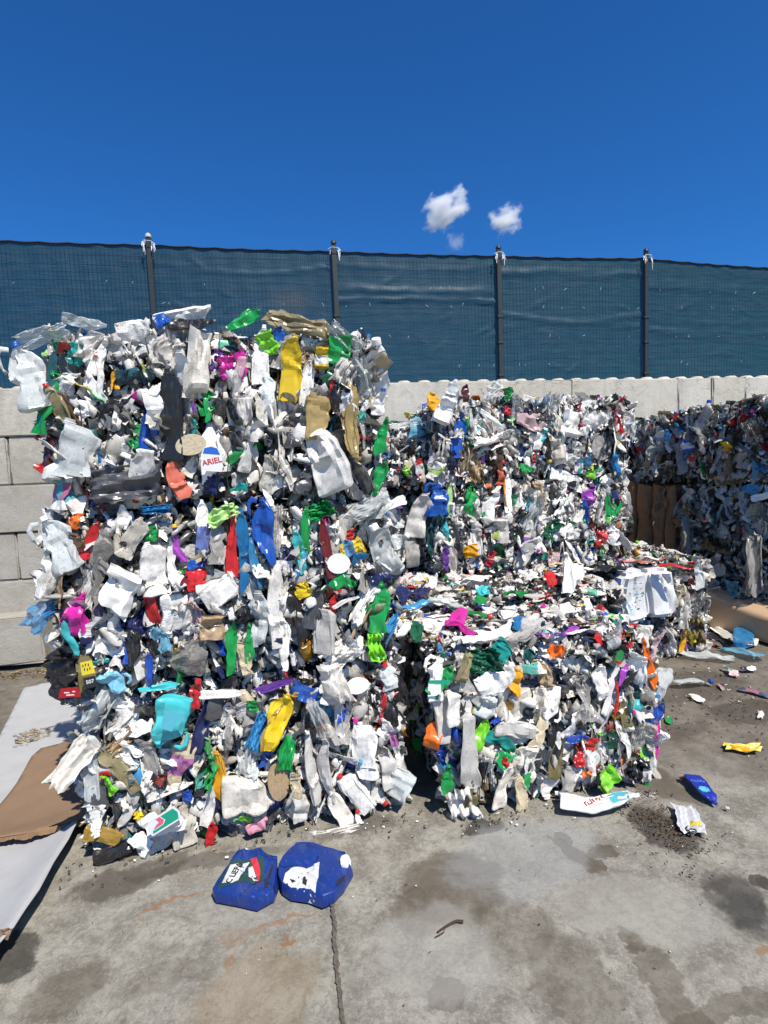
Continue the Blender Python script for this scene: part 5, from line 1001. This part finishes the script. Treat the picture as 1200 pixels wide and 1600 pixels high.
ja, jb, jc_, jd = [on_y(x, 932, Y_) for x, Y_ in ((974, 4.76), (1016, 4.76), (1014, 4.79), (1058, 4.79))]; zt_, zb_ = on_y(1000, 894, 4.76)[2], on_y(1000, 974, 4.76)[2]
def jbox(a, b, Y_, dep, zt, zb): return Vector(((a[0]+b[0])/2, Y_+dep/2, (zt+zb)/2)), b[0]-a[0], dep, zt-zb
p1, w1, d1, h1 = jbox(ja, jb, 4.76, .24, zt_, zb_); p2, w2, d2, h2 = jbox(jc_, jd, 4.79, .24, on_y(1035, 890, 4.79)[2], on_y(1035, 966, 4.79)[2])
jc = jerrycan(B['C'].root, Matrix.Translation(B['C'].inv @ p1) @ Matrix.Rotation(math.radians(3), 4, 'Z') @ Matrix.Rotation(math.radians(-6), 4, 'Y'), w1, d1, h1, 5, (0, .0))
j2 = jerrycan(B['C'].root, Matrix.Translation(B['C'].inv @ p2) @ Matrix.Rotation(math.radians(-3), 4, 'Z') @ Matrix.Rotation(math.radians(-1), 4, 'Y'), w2, d2, h2, 9)
# smudged print on the first can
k = .0066; rng = np.random.default_rng(4)
for i in range(34):
    x, z = rng.uniform(-w1*.30, w1*.42), rng.uniform(-h1*.3, h1*.3); a, b = rng.uniform(.004, .018), rng.uniform(.002, .008)
    drape(patch('smudge', jc, Matrix.Translation((x, -d1/2-.03, z)), [(-a, -b), (a*.6, -b*.6), (a, b*.4), (0, b), (-a*.8, b*.5)], INK['black'] if i % 3 else INK['cyan']), jc.data)

# ------------------------------------------------------------------ brown cardboard bale in the shade
def card_mat(name, col, wear=.35):
    k = N(name); pos = k.n('ShaderNodeNewGeometry').outputs['Position']; n = k.noise(pos, 9, 5, .6); f = k.noise(pos, 120, 3, .6)
    c = k.mix(k.math('MULTIPLY', k.ramp(n, .45, .7), wear), col, tuple(.5*q for q in col[:3])+(1,)); c = k.mix(k.math('MULTIPLY', k.ramp(f, .55, .75), .25), c, tuple(.75*q for q in col[:3])+(1,))
    return k.fin(k.n('ShaderNodeBsdfPrincipled', ins={'Base Color': c, 'Roughness': .85, 'Specular IOR Level': .2, 'Normal': k.bump(k.math('ADD', n, k.math('MULTIPLY', f, .3)), .25, .01)}).outputs[0])
M['card'] = card_mat('brown_cardboard', (.25, .15, .08, 1), .6); M['card2'] = card_mat('pale_cardboard', (.235, .155, .098, 1), .2); M['white_board'] = card_mat('white_paperboard', (.40, .40, .395, 1), .15)
kb = empty('cardboard_bale', (q0[0], q0[1], .86), GR); tag(kb, 'brown bale of pressed cardboard in the shade between bales of clear bottles', 'bale')
rng = np.random.default_rng(8); x = 0.0; i = 0
while x < .68:   # folded boxes stand side by side, bulging forward
    wd = rng.uniform(.13, .24); n = 12; V = []; F = []; top = .80+rng.uniform(-.03, .05)
    for j in range(n+1):
        z = top*j/n
        for q in range(7):
            t = q/6; bul = .06*max(0, math.sin(math.pi*t))**.5*(.6+.4*abs(math.sin(z*7+i)))+.015*math.sin(z*9+i*2)+.02*abs(((z*(3+i)+t*2+i*.7) % 1)-.5)+rng.normal()*.006
            V.append((x+wd*t+rng.normal()*.002, -.01-bul, z+.02*math.sin(t*3+i)))
    for j in range(n):
        for q in range(6): F.append((j*7+q, j*7+q+1, (j+1)*7+q+1, (j+1)*7+q))
    m_ = mesh('folded_box', V, F, True, 40); o = link('folded_box', m_, kb); m_.materials.append(M['card']); md = o.modifiers.new('t', 'SOLIDIFY'); md.thickness = .9; md.offset = -1
    x += wd-.012; i += 1
for a, b, c, d in ((.52, .70, .05, 12), (.50, .58, .035, -20), (.56, .62, .03, 30), (.60, .40, .06, 70), (.45, .34, .05, 8)):
    V, F, _, _ = g_film(int(a*100+b*10), 12); q = mesh('cardboard_flap', V*np.array([.22, .2, .22])*(c/.05), F, True, 30); o = link('cardboard_flap', q, kb); q.materials.append(M['card2']); o.location = (a, -.09, b-.1); o.rotation_euler = (0, math.radians(d), 0)

# ------------------------------------------------------------------ sheets of cardboard
def sheet(name, outline_px, z, mat, zf, th=.006, label=None, cat=None, res=.045, matedge=None):
    """a sheet lying on the ground: outline in photo pixels at height z, relief zf(x,y)"""
    pts = [on_z(q[0], q[1], z+(q[2] if len(q) > 2 else 0))[:2] for q in outline_px]
    bm = bmesh.new(); vs = [bm.verts.new((p[0], p[1], 0)) for p in pts]; bm.faces.new(vs)
    xs = [p[0] for p in pts]; ys = [p[1] for p in pts]
    for k in np.arange(min(xs)+res, max(xs), res): bmesh.ops.bisect_plane(bm, geom=bm.verts[:]+bm.edges[:]+bm.faces[:], plane_co=(k, 0, 0), plane_no=(1, 0, 0))
    for k in np.arange(min(ys)+res, max(ys), res): bmesh.ops.bisect_plane(bm, geom=bm.verts[:]+bm.edges[:]+bm.faces[:], plane_co=(0, k, 0), plane_no=(0, 1, 0))
    cx, cy = np.mean(xs), np.mean(ys)
    for v in bm.verts: v.co = Vector((v.co.x-cx, v.co.y-cy, max(.004, z+zf(v.co.x, v.co.y))))
    me = bpy.data.meshes.new(name); bm.to_mesh(me); bm.free(); me.polygons.foreach_set('use_smooth', [True]*len(me.polygons))
    o = link(name, me); me.materials.append(mat); o.location = (cx, cy, 0)
    md = o.modifiers.new('thickness', 'SOLIDIFY'); md.thickness = th; md.offset = -1
    if label: tag(o, label, cat)
    return o
def raised(line, h, w_):   # lift towards a line (two ground points): curled edge
    a, b = [np.array(on_z(*q, .09)[:2]) for q in line]; d = (b-a)/np.linalg.norm(b-a); n = np.array([-d[1], d[0]])
    if (np.array([-3.0, 4.0])-a) @ n < 0: n = -n      # n points into the sheet
    return lambda x, y: h*math.exp(-(max(0, (np.array([x, y])-a) @ n)/w_)**1.5)
lift1 = raised(((0, 1310), (140, 1283)), .06, .16)
sheet('paperboard_sheet', [(-60, 1250), (0, 1150), (30, 1090), (38, 1074), (80, 1066), (120, 1070), (190, 1078), (200, 1150), (160, 1200), (120, 1290), (-10, 1330), (-120, 1360)], .018, M['white_board'], lambda x, y: .006*nz(x, y, 3)+.004*nz(x, y, 8, 2), .005,
      'wide white paperboard sheet under the brown cardboard, running to the tall stack', 'cardboard sheet')
sheet('cardboard_sheet', [(-140, 1330), (-80, 1290), (0, 1258), (26, 1225), (50, 1182), (64, 1170), (90, 1164), (124, 1152), (190, 1180), (200, 1270), (142, 1280, .06), (100, 1288, .06), (60, 1300, .06), (20, 1307, .06), (-60, 1318, .06), (-140, 1335, .06)], .03, M['card2'], lambda x, y: lift1(x, y)+.006*nz(x, y, 4), .007,
      'brown cardboard sheet with a torn raised front edge, lying on the white paperboard', 'cardboard sheet')
# torn corrugated edge of the brown sheet
def torn_edge():
    V = []; F = []; rng = np.random.default_rng(2); n = 60
    for i in range(n+1):
        t = i/n; px = -100+t*242; py = np.interp(px, [-100, 0, 40, 62, 100, 142], [1326, 1308, 1304, 1300, 1288, 1280]); p = on_z(px, py, .092); b = .020*(0.6+.6*abs(math.sin(t*19)))+rng.normal()*.002
        V += [(p[0], p[1]+.012, p[2]+.001), (p[0], p[1]-.006, p[2]-.002), (p[0]+rng.normal()*.002, p[1]-.006-.01*rng.random(), p[2]-b)]
        if i: q = 3*i; F += [(q-3, q-2, q+1, q), (q-2, q-1, q+2, q+1)]
    return mesh('torn_edge', V, F, True, 30)
cs = [o for o in COL.objects if o.name == 'cardboard_sheet'][0]
te = link('torn_edge', torn_edge(), cs); te.data.materials.append(M['card']); te.matrix_parent_inverse = Matrix.Translation(-cs.location)
lift2 = raised(((0, 1478), (120, 1296)), .085, .14)
sheet('paperboard_sheet', [(-170, 1330), (-60, 1322), (40, 1300), (122, 1286, .07), (108, 1312, .08), (84, 1350, .08), (62, 1392, .08), (40, 1424, .08), (22, 1452, .08), (0, 1476, .08), (-50, 1560, .08), (-160, 1600), (-200, 1450)], .02, M['white_board'], lambda x, y: lift2(x, y)+.006*nz(x, y, 3), .006,
      'white paperboard sheet in front of the brown cardboard, its right edge lifted off the concrete', 'cardboard sheet')
V, F, _, _ = g_bag(77, 14, 12); o = link('wood_scrap', mesh('wood_scrap', V*np.array([.10, .06, .09])-np.array([0, 0, .04]), F, True, 25)); o.data.materials.append(card_mat('splintered_wood', (.30, .20, .13, 1), .8)); p = on_z(2, 1462, .11); o.location = p; o.rotation_euler = (.3, 1.2, .4)
tag(o, 'splintered brown scrap lying on the lifted corner of the front white sheet', 'wood scrap')
# long cardboard sheet standing against the bottle bales
def standing_sheet():
    n, m_ = 40, 14; A = np.array(on_z(1086, 978, 0)[:2]); Bp = np.array(on_z(1204, 1010, 0)[:2]); Bp = A+(Bp-A)*1.9; d = (Bp-A)/np.linalg.norm(Bp-A); nrm = np.array([-d[1], d[0]])
    if nrm @ np.array([-1, -.3]) > 0: nrm = -nrm      # leans back, towards the bottle bales
    V = []; F = []; L = np.linalg.norm(Bp-A)
    for j in range(m_+1):
        for i in range(n+1):
            t = i/n; s = j/m_; H_ = .58-.10*t+.01*math.sin(t*7); fold = max(0, s-(.72-.35*t-.06*math.sin(t*5)))*1.0
            P = A+d*(t*L)+nrm*(.05*s+.50*fold+.05*math.sin(t*3.3)*(1-s))
            V.append((P[0], P[1], .01+H_*(s-.75*fold*.6)))
    for j in range(m_):
        for i in range(n): F.append((j*(n+1)+i, j*(n+1)+i+1, (j+1)*(n+1)+i+1, (j+1)*(n+1)+i))
    c = np.array([A[0], A[1], 0]); me = mesh('cardboard_sheet', np.array(V)-c, F, True, None); o = link('cardboard_sheet', me); o.location = c; me.materials.append(card_mat('tan_cardboard', (.50, .34, .21, 1), .15))
    md = o.modifiers.new('t', 'SOLIDIFY'); md.thickness = .008
    tag(o, 'long brown cardboard sheet standing on edge in front of the bottle bales', 'cardboard sheet')
standing_sheet()

# ------------------------------------------------------------------ loose litter on the concrete, each its own thing
def ground_piece(name, label, cat, px, py, ln, wd, ang, kind, col, mat='c', cap=None, var=0, th=.05, z=.0, group=None, tilt=(0, 0)):
    P = on_z(px, py, th*.4); k = ppm(P); a = math.radians(ang); p2 = on_z(px+ln*.5*math.sin(a), py-ln*.5*math.cos(a), th*.4); ax = p2-P; L = 2*np.linalg.norm(ax)
    me, top, nk, ext = LIB[kind][var % len(LIB[kind])]; me2 = me.copy(); me2.name = name
    sx = wd*k*1.15/ext[0]; sz = L/ext[2]; sy = th/ext[1]
    co = np.zeros(len(me2.vertices)*3); me2.vertices.foreach_get('co', co); co = co.reshape(-1, 3)*np.array([sx, sy, sz]); co[:, 2] -= L/2; co[:, 1] -= co[:, 1].max(); me2.vertices.foreach_set('co', co.ravel()); me2.update()
    # local y (thin) must point down: y max sits on the ground
    mm = frame_matrix(np.array([P[0], P[1], .002+z]), ax, (0, 0, -1.0), 1, 1, 1)
    o = bpy.data.objects.new(name, me2); COL.objects.link(o); o.matrix_world = mm @ Matrix.Rotation(tilt[0], 4, 'X')
    me2.materials.clear(); me2.materials.append(M[mat]); c = C_[col] if isinstance(col, str) else col; o.color = (*c, 1); tag(o, label, cat, group)
    if cap and top is not None:
        r = nk*sx*2.6; t = Vector((top[0]*sx, co[:, 1].min()*.5, L/2-.012)); cobj = link('cap', CAP, o, M['c'], Matrix.Translation(t) @ Matrix.Diagonal((r, r, r*.9, 1))); cobj.color = (*C_[cap], 1)
    return o, P, k
# the two blue canisters in front of the tall stack
def blue_canister(px_out, label, seed, h):
    """flattened canister: top outline in photo pixels, raised h above the ground"""
    pts = [on_z(x, y, h)[:2] for x, y in px_out]; cx, cy = np.mean([p[0] for p in pts]), np.mean([p[1] for p in pts]); c = np.array([cx, cy]); rng = np.random.default_rng(seed)
    # dense outline by Catmull-free linear resampling, corner-rounded
    P = np.array(pts); n = len(P); R = []
    for i in range(n):
        a, b = P[i], P[(i+1) % n]; m_ = max(3, int(np.linalg.norm(b-a)/.018)); R += [a+(b-a)*t for t in np.linspace(0, 1, m_, endpoint=False)]
    R = np.array(R)
    N_ = len(R); rings = [(1.0, -.0), (1.008, h*.15), (1.012, h*.45), (1.0, h*.72), (.985, h*.90), (.965, h*.96), (.95, h*.93), (.90, h*.93), (.80, h*.97), (.66, h*1.02), (.52, h*1.03), (.38, h), (.24, h*.98), (.10, h)]; V = []; F = []
    for s, z in rings:
        Q = c+(R-c)*s
        for q in Q: V.append((q[0]-cx, q[1]-cy, z+.004))
    V.append((0, 0, h)); V = np.array(V); T = V/np.array([.35, .35, .35])
    rng2 = np.random.default_rng(seed); W = T.copy(); W[:, [1, 2]] = W[:, [2, 1]]; D = creases(W, rng2, 9, .018, (.02, .07))+wavy(W, rng2, .007, 4)
    up = np.clip(V[:, 2]/h, 0, 1); V[:, 2] = np.maximum(.002, V[:, 2]+D*up); V[:, 0] += .012*np.sin(V[:, 1]*22+seed)*(1-up)
    for j in range(len(rings)-1):
        for i in range(N_): F.append((j*N_+i, j*N_+(i+1) % N_, (j+1)*N_+(i+1) % N_, (j+1)*N_+i))
    k = (len(rings)-1)*N_; F += [(k+i, k+(i+1) % N_, len(V)-1) for i in range(N_)]; F.append(tuple(range(N_))[::-1])
    root = empty('blue_canister', (cx, cy, 0)); tag(root, label, 'canister', 'flattened blue canisters on the concrete')
    me = mesh('body', V, F, True, 24); o = link('body', me, root, M['c']); o.color = (.007, .034, .205, 1)
    def zat(x, y):
        q = np.argmin((V[:, 0]-(x-cx))**2+(V[:, 1]-(y-cy))**2+(V[:, 2] < h*.5)*9); return V[q, 2]
    return root, zat, (cx, cy)
def top_patch(root, c, zat, out_px, h, mat, name='label', lift=.003):
    pts = [on_z(x, y, h) for x, y in out_px]; bm = bmesh.new(); bm.faces.new([bm.verts.new((p[0]-c[0], p[1]-c[1], 0)) for p in pts]); 
    for a in (0, 1):
        cc = [v.co[a] for v in bm.verts]
        for k in np.arange(min(cc)+.015, max(cc), .015): bmesh.ops.bisect_plane(bm, geom=bm.verts[:]+bm.edges[:]+bm.faces[:], plane_co=(k, 0, 0) if a == 0 else (0, k, 0), plane_no=(1, 0, 0) if a == 0 else (0, 1, 0))
    me = bpy.data.meshes.new(name); bm.to_mesh(me); bm.free(); me.materials.append(mat); o = link(name, me, root)
    drape(o, [q for q in root.children if q.name.startswith('body')][0].data, None, lift, Vector((0, 0, -1))); return o
paper = simple('white_label_paper', (.68, .69, .68, 1), .7, 0, .5, 30); dgreen = simple('dark_label_edge', (.015, .06, .05, 1), .6, 0, .3)
r1, z1, c1_ = blue_canister([(331, 1388), (352, 1352), (372, 1328), (408, 1326), (434, 1337), (434, 1352), (428, 1392), (404, 1406), (372, 1400), (334, 1394)], 'flattened blue canister with a torn white label and red scrap, left of the pair', 3, .060)
top_patch(r1, c1_, z1, [(338, 1382), (346, 1358), (360, 1341), (412, 1334), (412, 1370), (396, 1372), (380, 1372)], .085, dgreen, 'label_backing', .0015)
lp = top_patch(r1, c1_, z1, [(346, 1374), (360, 1346), (390, 1342), (384, 1350), (376, 1360), (372, 1370), (362, 1375)], .085, paper)
top_patch(r1, c1_, z1, [(388, 1350), (394, 1348), (399, 1362), (405, 1368), (396, 1369), (388, 1362)], .085, paper, 'label', .004)
top_patch(r1, c1_, z1, [(391, 1338), (400, 1337), (406, 1352), (406, 1367), (401, 1364), (396, 1352)], .085, simple('red_scrap', (.6, .03, .05, 1), .5), 'red_scrap', .005)
P = on_z(366, 1359, .085); d = np.array(on_z(376, 1345, .085))-np.array(on_z(361, 1370, .085)); a = math.atan2(d[1], d[0])
drape(text_obj('lettering', 'C LIEPA', lp, INK['black'], .042, Matrix.Translation((P[0]-c1_[0], P[1]-c1_[1], z1(P[0], P[1])+.009)) @ Matrix.Rotation(a, 4, 'Z'), bold=.0012), [q for q in r1.children if q.name.startswith('body')][0].data, None, .0045, Vector((0, 0, -1)))
r2, z2, c2_ = blue_canister([(434, 1368), (434, 1352), (442, 1336), (462, 1314), (480, 1312), (508, 1322), (540, 1330), (548, 1352), (540, 1375), (524, 1392), (505, 1400), (486, 1392), (456, 1388), (440, 1380)], 'flattened blue canister with a big white label and white cap, right of the pair', 8, .066)
top_patch(r2, c2_, z2, [(440, 1376), (446, 1356), (454, 1350), (478, 1346), (499, 1340), (497, 1360), (490, 1394), (470, 1392), (452, 1386)], .095, paper)
for q in ([(474, 1362), (480, 1366), (478, 1378), (472, 1374)], [(452, 1366), (462, 1369), (456, 1372)], [(455, 1380), (464, 1384), (458, 1388)]): top_patch(r2, c2_, z2, q, .095, INK['black'], 'label_print', .0045)
top_patch(r2, c2_, z2, [(524, 1384), (528, 1376), (538, 1368), (540, 1374), (532, 1384)], .066, INK['black'], 'slot_shade', .002)  # flat black patch paints the shade of a handle slot
top_patch(r1, c1_, z1, [(412, 1390), (424, 1352), (427, 1353), (418, 1388)], .06, INK['black'], 'slot_shade', .002)  # slot shade painted as a black strip, no recess
P = on_z(543, 1347, .07); d = ray(543, 1347); cm = frame_matrix(P+np.array([-.02, 0, 0]), (.9, -.35, .45), (0, 0, 1), .068, .068, .045); o = link('cap', CAP, r2, M['c'], Matrix.Translation((-c2_[0], -c2_[1], 0)) @ cm); o.color = (.78, .78, .77, 1)

GL = 'litter on the concrete at the right'
o, P, k = ground_piece('blue_bottle', 'glossy dark blue bottle lying on the concrete beside the silver wrapper', 'bottle', 1097, 1234, 54, 24, 140, 's', (.012, .03, .30), 'c', None, 4, .05)
lbm = frame_matrix((0, 0, 0), (0, 0, 1), (0, 1, 0), 1, 1, 1)
drape(text_obj('lettering', 'CLEAR', o, simple('pale_blue_print', (.25, .42, .85, 1), .4), .028, Matrix.Translation((0, -.062, -.05)) @ Matrix.Rotation(math.radians(90), 4, 'X') @ Matrix.Rotation(math.radians(170), 4, 'Z')), o.data)
drape(patch('label_print', o, Matrix.Translation((0, -.060, .03)), [(-.03, -.02), (.02, -.03), (.035, .0), (.01, .025), (-.025, .02)], INK['cyan']), o.data)
o, P, k = ground_piece('snack_wrapper', 'crumpled silver snack wrapper with an orange corner, by the dark dirt patch', 'wrapper', 1073, 1281, 52, 36, 160, 'f', (.58, .58, .6), 'c', None, 2, .03)
drape(patch('label_print', o, Matrix.Translation((-.035, -.034, .05)), [(-.03, -.02), (.02, -.03), (.03, .01), (-.02, .02)], INK['yellow']), o.data); drape(patch('label_print', o, Matrix.Translation((.0, -.036, .10)), [(.03*math.cos(q/10*6.283), .03*math.sin(q/10*6.283)) for q in range(10)], INK['black']), o.data)
drape(patch('label_print', o, Matrix.Translation((.0, -.038, .10)), [(.022*math.cos(q/10*6.283), .022*math.sin(q/10*6.283)) for q in range(10)], INK['white']), o.data)
o, P, k = ground_piece('snack_wrapper', 'yellow and orange flattened wrapper on the ground at the right edge', 'wrapper', 1162, 1169, 66, 26, 98, 'f', (.78, .60, .10), 'c', None, 3, .05)
drape(patch('label_print', o, Matrix.Translation((0.01, -.045, -.02)), [(-.03, -.06), (.02, -.05), (.03, .05), (-.02, .06)], simple('orange_print', (.8, .35, .01, 1), .45)), o.data)
o, P, k = ground_piece('flattened_bottle', 'long dirty white bottle with red lettering and pale blue end, under the low bale', 'bottle', 912, 1253, 128, 34, 92, 's', (.70, .71, .72), 'o', 'sky', 1, .10)
drape(text_obj('lettering', 'Nuru', o, INK['red'], .060, Matrix.Translation((0.0, -.118, .06)) @ Matrix.Rotation(math.radians(90), 4, 'X') @ Matrix.Rotation(math.radians(-62), 4, 'Z'), bold=.001), o.data)
drape(patch('label_print', o, Matrix.Translation((0, -.100, .19)), [(-.05, -.05), (.05, -.04), (.03, .06), (-.03, .07)], INK['cyan']), o.data)
ground_piece('packet', 'dark blue and pink flat packet lying at the right edge of the yard', 'packet', 1172, 1081, 56, 12, 102, 's', (.05, .07, .16), 'l', None, 2, .03)
ground_piece('crushed_bottle', 'crushed clear bottle with blue cap lying right of the low front bale', 'bottle', 1082, 1068, 54, 17, 84, 'b', 'ice', 'p', 'cobalt', 1, .07)
ground_piece('crushed_bottle', 'big round clear bottle end leaning by the low front bale', 'bottle', 1034, 1068, 44, 30, 30, 'b', 'ice', 'p', None, 5, .16)
ground_piece('paper_scrap', 'crumpled cream paper scrap on the dirt, right of the low front bale', 'paper scrap', 1090, 1091, 24, 14, 120, 'g', 'offw', 'c', None, 1, .03)
ground_piece('plastic_film', 'long clear plastic film strip lying below the jerrycan bale', 'plastic film', 1095, 1024, 118, 28, 97, 'f', 'ice', 'f', None, 0, .06)
ground_piece('plastic_bag', 'crumpled black plastic bag at the foot of the jerrycan bale', 'plastic bag', 1118, 1004, 50, 26, 90, 'g', 'black', 'c', None, 2, .14)
ground_piece('plastic_film', 'clear film with white paper lying against the standing cardboard', 'plastic film', 1128, 990, 60, 24, 118, 'f', 'white', 'c', None, 4, .08)
ground_piece('plastic_film', 'clear bluish film strip running to the right edge of the yard', 'plastic film', 1160, 1019, 80, 24, 105, 'f', 'lblue', 'f', None, 5, .07)
ground_piece('crushed_bottle', 'blue tinted clear bottle bottom by the standing cardboard sheet', 'bottle', 1162, 996, 24, 26, 0, 'b', 'sky', 'p', None, 6, .13)
ground_piece('paper_scrap', 'cream crumpled paper beside the blue tinted bottle bottom', 'paper scrap', 1176, 1005, 20, 13, 60, 'g', 'offw', 'c', None, 3, .05)
ground_piece('packet', 'lilac and white crumpled packet lying on the dirt', 'packet', 1142, 1050, 26, 16, 120, 'g', 'ppink', 'l', None, 4, .05)
ground_piece('packet', 'small navy and white scrap right of the lilac packet', 'packet', 1168, 1046, 26, 11, 90, 'g', 'navy', 'c', None, 5, .04)
ground_piece('paper_scrap', 'white crumpled ball of paper right of the navy scrap', 'paper scrap', 1174, 1045, 12, 10, 60, 'g', 'white', 'c', None, 6, .04)
ground_piece('packet', 'little white and pink shred on the dirt below the lilac packet', 'packet', 1126, 1074, 14, 5, 140, 'f', 'ppink', 'c', None, 2, .02)
ground_piece('bottle_cap', 'small green cap alone on the ground right of the low front bale', 'bottle cap', 1045, 1126, 10, 9, 0, 'd', 'green', 'c', None, 0, .012)
ground_piece('paper_scrap', 'tiny lilac shred on the concrete below the blue bottle', 'paper scrap', 1137, 1263, 7, 5, 100, 'f', 'ppink', 'c', None, 1, .01)
ground_piece('metal_strip', 'rusty brown strip of tin sticking out beside the dark blue bottle', 'metal strip', 1067, 1217, 12, 9, 90, 'y', (.16, .05, .03), 'c', None, 0, .02)
ground_piece('paper_scrap', 'curled white paper shred on the far right dirt', 'paper scrap', 1189, 1117, 10, 9, 20, 'f', 'offw', 'c', None, 3, .02)
ground_piece('crushed_bottle', 'black and clear bottle sticking out beside the orange flap of the low bale', 'bottle', 1032, 1096, 26, 10, 150, 's', 'black', 'c', None, 2, .05)
# twigs
def twig(label, px, r):
    V = []; F = []; pts = [on_z(x, y, .008) for x, y in px]; c = pts[0].copy(); tube(V, F, [p-c for p in pts], [r*(1-.5*i/len(pts)) for i in range(len(pts))], 6)
    o = link('twig', mesh('twig', V, F)); o.data.materials.append(simple('dry_bark', (.06, .035, .025, 1), .9, 0, .5, 60)); o.location = c; tag(o, label, 'twig')
twig('dark curved twig lying alone on the open concrete', [(724, 1440), (714, 1439), (706, 1442), (694, 1449), (684, 1456)], .007)
twig('thin short stick just under the curved twig', [(694, 1456), (688, 1460), (680, 1464)], .003)

# grit, chips and shreds nobody could count
rng = np.random.default_rng(12); V = []; F = []; Cc = []; b = 0; Vs = []; Fs = []; Cs = []
def specks(n, fn, smin, smax, pal):
    global b
    for i in range(n):
        p = fn(); s = rng.uniform(smin, smax); P, Fq = FR[rng.integers(len(FR))]; a = rng.random()*6.28; R_ = np.array([[math.cos(a), -math.sin(a), 0], [math.sin(a), math.cos(a), 0], [0, 0, 1]])
        Q = (P*s*np.array([1, 1, .4])) @ R_.T+np.array([p[0], p[1], s*.15]); Vs.append(Q); Fs.append(Fq+b); b += len(P); Cs.append(np.tile([*C_[pal[rng.integers(len(pal))]], 1.0], (len(P), 1)))
def near_bales():
    q = rng.random()
    if q < .5: return (rng.uniform(-1.3, .7), 3.12-abs(rng.normal())*.10)
    if q < .8: return (rng.uniform(.85, 2.3), 3.0-abs(rng.normal())*.07)
    return (2.35+abs(rng.normal())*.3, rng.uniform(3.1, 5.2))
grime = ['brown', 'dgrey', 'olive', 'khaki', 'black', 'brown']
specks(260, near_bales, .005, .024, grime+grime+['white', 'offw'])
specks(520, lambda: (rng.uniform(-3.4, 4.5), rng.uniform(1.3, 6.6)), .004, .011, grime+['black', 'dgrey'])
specks(90, lambda: (rng.uniform(-1, 4.5), rng.uniform(1.8, 5.8)), .005, .013, ['white', 'offw', 'lgrey'])
pc = on_z(1035, 1290); specks(420, lambda: (pc[0]+rng.normal()*.10, pc[1]+rng.normal()*.15), .005, .018, ['brown', 'olive', 'black', 'dgrey', 'brown'])
pc2 = on_z(1160, 1115); specks(300, lambda: (pc2[0]+rng.normal()*.35, pc2[1]+rng.normal()*.35), .006, .02, grime)
specks(260, lambda: (rng.uniform(2.6, 5.2), rng.uniform(3.6, 5.4)), .008, .03, grime+['white', 'offw', 'lgrey', 'ppink'])
specks(260, lambda: (rng.uniform(-3.8, -2.4), 6.5-abs(rng.normal())*.15), .01, .05, ['tan', 'brown', 'olive', 'khaki'])
V = np.concatenate(Vs); F = np.concatenate(Fs); Cc = np.concatenate(Cs); me = bpy.data.meshes.new('ground_litter'); me.from_pydata(V.tolist(), [], F.tolist()); ca = me.color_attributes.new('Col', 'FLOAT_COLOR', 'POINT'); ca.data.foreach_set('color', Cc.ravel()); me.materials.append(M['s'])
o = link('ground_litter', me); tag(o, 'fine grit, chips and plastic shreds scattered over the yard floor', 'litter', kind='stuff')
# dried mud flakes on the white sheet
Vs = []; Fs = []; Cs = []; b = 0
for i in range(110):
    px = rng.uniform(22, 78); py = 1150-(px-50)*.28+rng.normal()*5; p = on_z(px, py, .03); s = rng.uniform(.006, .024); P, Fq = FR[rng.integers(10)]; Vs.append(P[:, [0, 2, 1]]*np.array([s*1.6, s*.6, s*.25])+np.array([p[0], p[1], .036])); Fs.append(Fq+b); b += len(P); Cs.append(np.tile([*C_[['tan', 'khaki', 'olive'][i % 3]], 1.], (len(P), 1)))
me = bpy.data.meshes.new('mud_flakes'); me.from_pydata(np.concatenate(Vs).tolist(), [], np.concatenate(Fs).tolist()); ca = me.color_attributes.new('Col', 'FLOAT_COLOR', 'POINT'); ca.data.foreach_set('color', np.concatenate(Cs).ravel()); me.materials.append(M['s'])
tag(link('mud_flakes', me), 'dried mud flakes in a streak on the white paperboard sheet', 'mud', kind='stuff')

# ------------------------------------------------------------------ two small clouds
def cloud(px, py, w_px, h_px, ang, label, seed, dens=.09, D=420):
    P = CP+ray(px, py)*D; k = D/FPX; n = N('cloud_vapour'); tc = n.n('ShaderNodeTexCoord').outputs['Object']
    ns = n.noise(n.n('ShaderNodeMapping', ins={'Vector': tc, 'Location': (seed, seed*.7, 0)}).outputs[0], 1.7, 7, .62, .25)
    ln = n.n('ShaderNodeVectorMath', operation='LENGTH', ins={0: tc}).outputs['Value']
    f = n.math('SUBTRACT', n.math('ADD', n.math('MULTIPLY', ns, 2.3), .0), n.math('ADD', n.math('MULTIPLY', ln, 1.0), .45))
    d = n.math('MULTIPLY', n.math('MAXIMUM', f, 0.0), dens)
    v = n.n('ShaderNodeVolumePrincipled', ins={'Color': (1, 1, 1, 1), 'Density': d, 'Anisotropy': 0.0})
    n.t.links.new(v.outputs[0], n.out.inputs['Volume'])
    bm = bmesh.new(); bmesh.ops.create_icosphere(bm, subdivisions=3, radius=1.0); me = bpy.data.meshes.new('cloud'); bm.to_mesh(me); bm.free(); me.materials.append(n.m)
    o = link('cloud', me); z = Vector(UP); y = Vector(fwd)
    o.matrix_world = frame_matrix(P, UP*math.cos(ang)+RT*math.sin(ang), fwd, w_px*k, w_px*k*.8, h_px*k); tag(o, label, 'cloud')
cloud(697, 327, 34, 52, math.radians(50), 'bigger left one of two small white clouds above the fence', 3.1, .8)
cloud(790, 343, 28, 38, math.radians(65), 'smaller right one of two small white clouds above the fence', 7.7, .55)
cloud(712, 378, 20, 20, math.radians(60), 'faint wisp of cloud just above the fence top, under the bigger cloud', 5.2, .10)
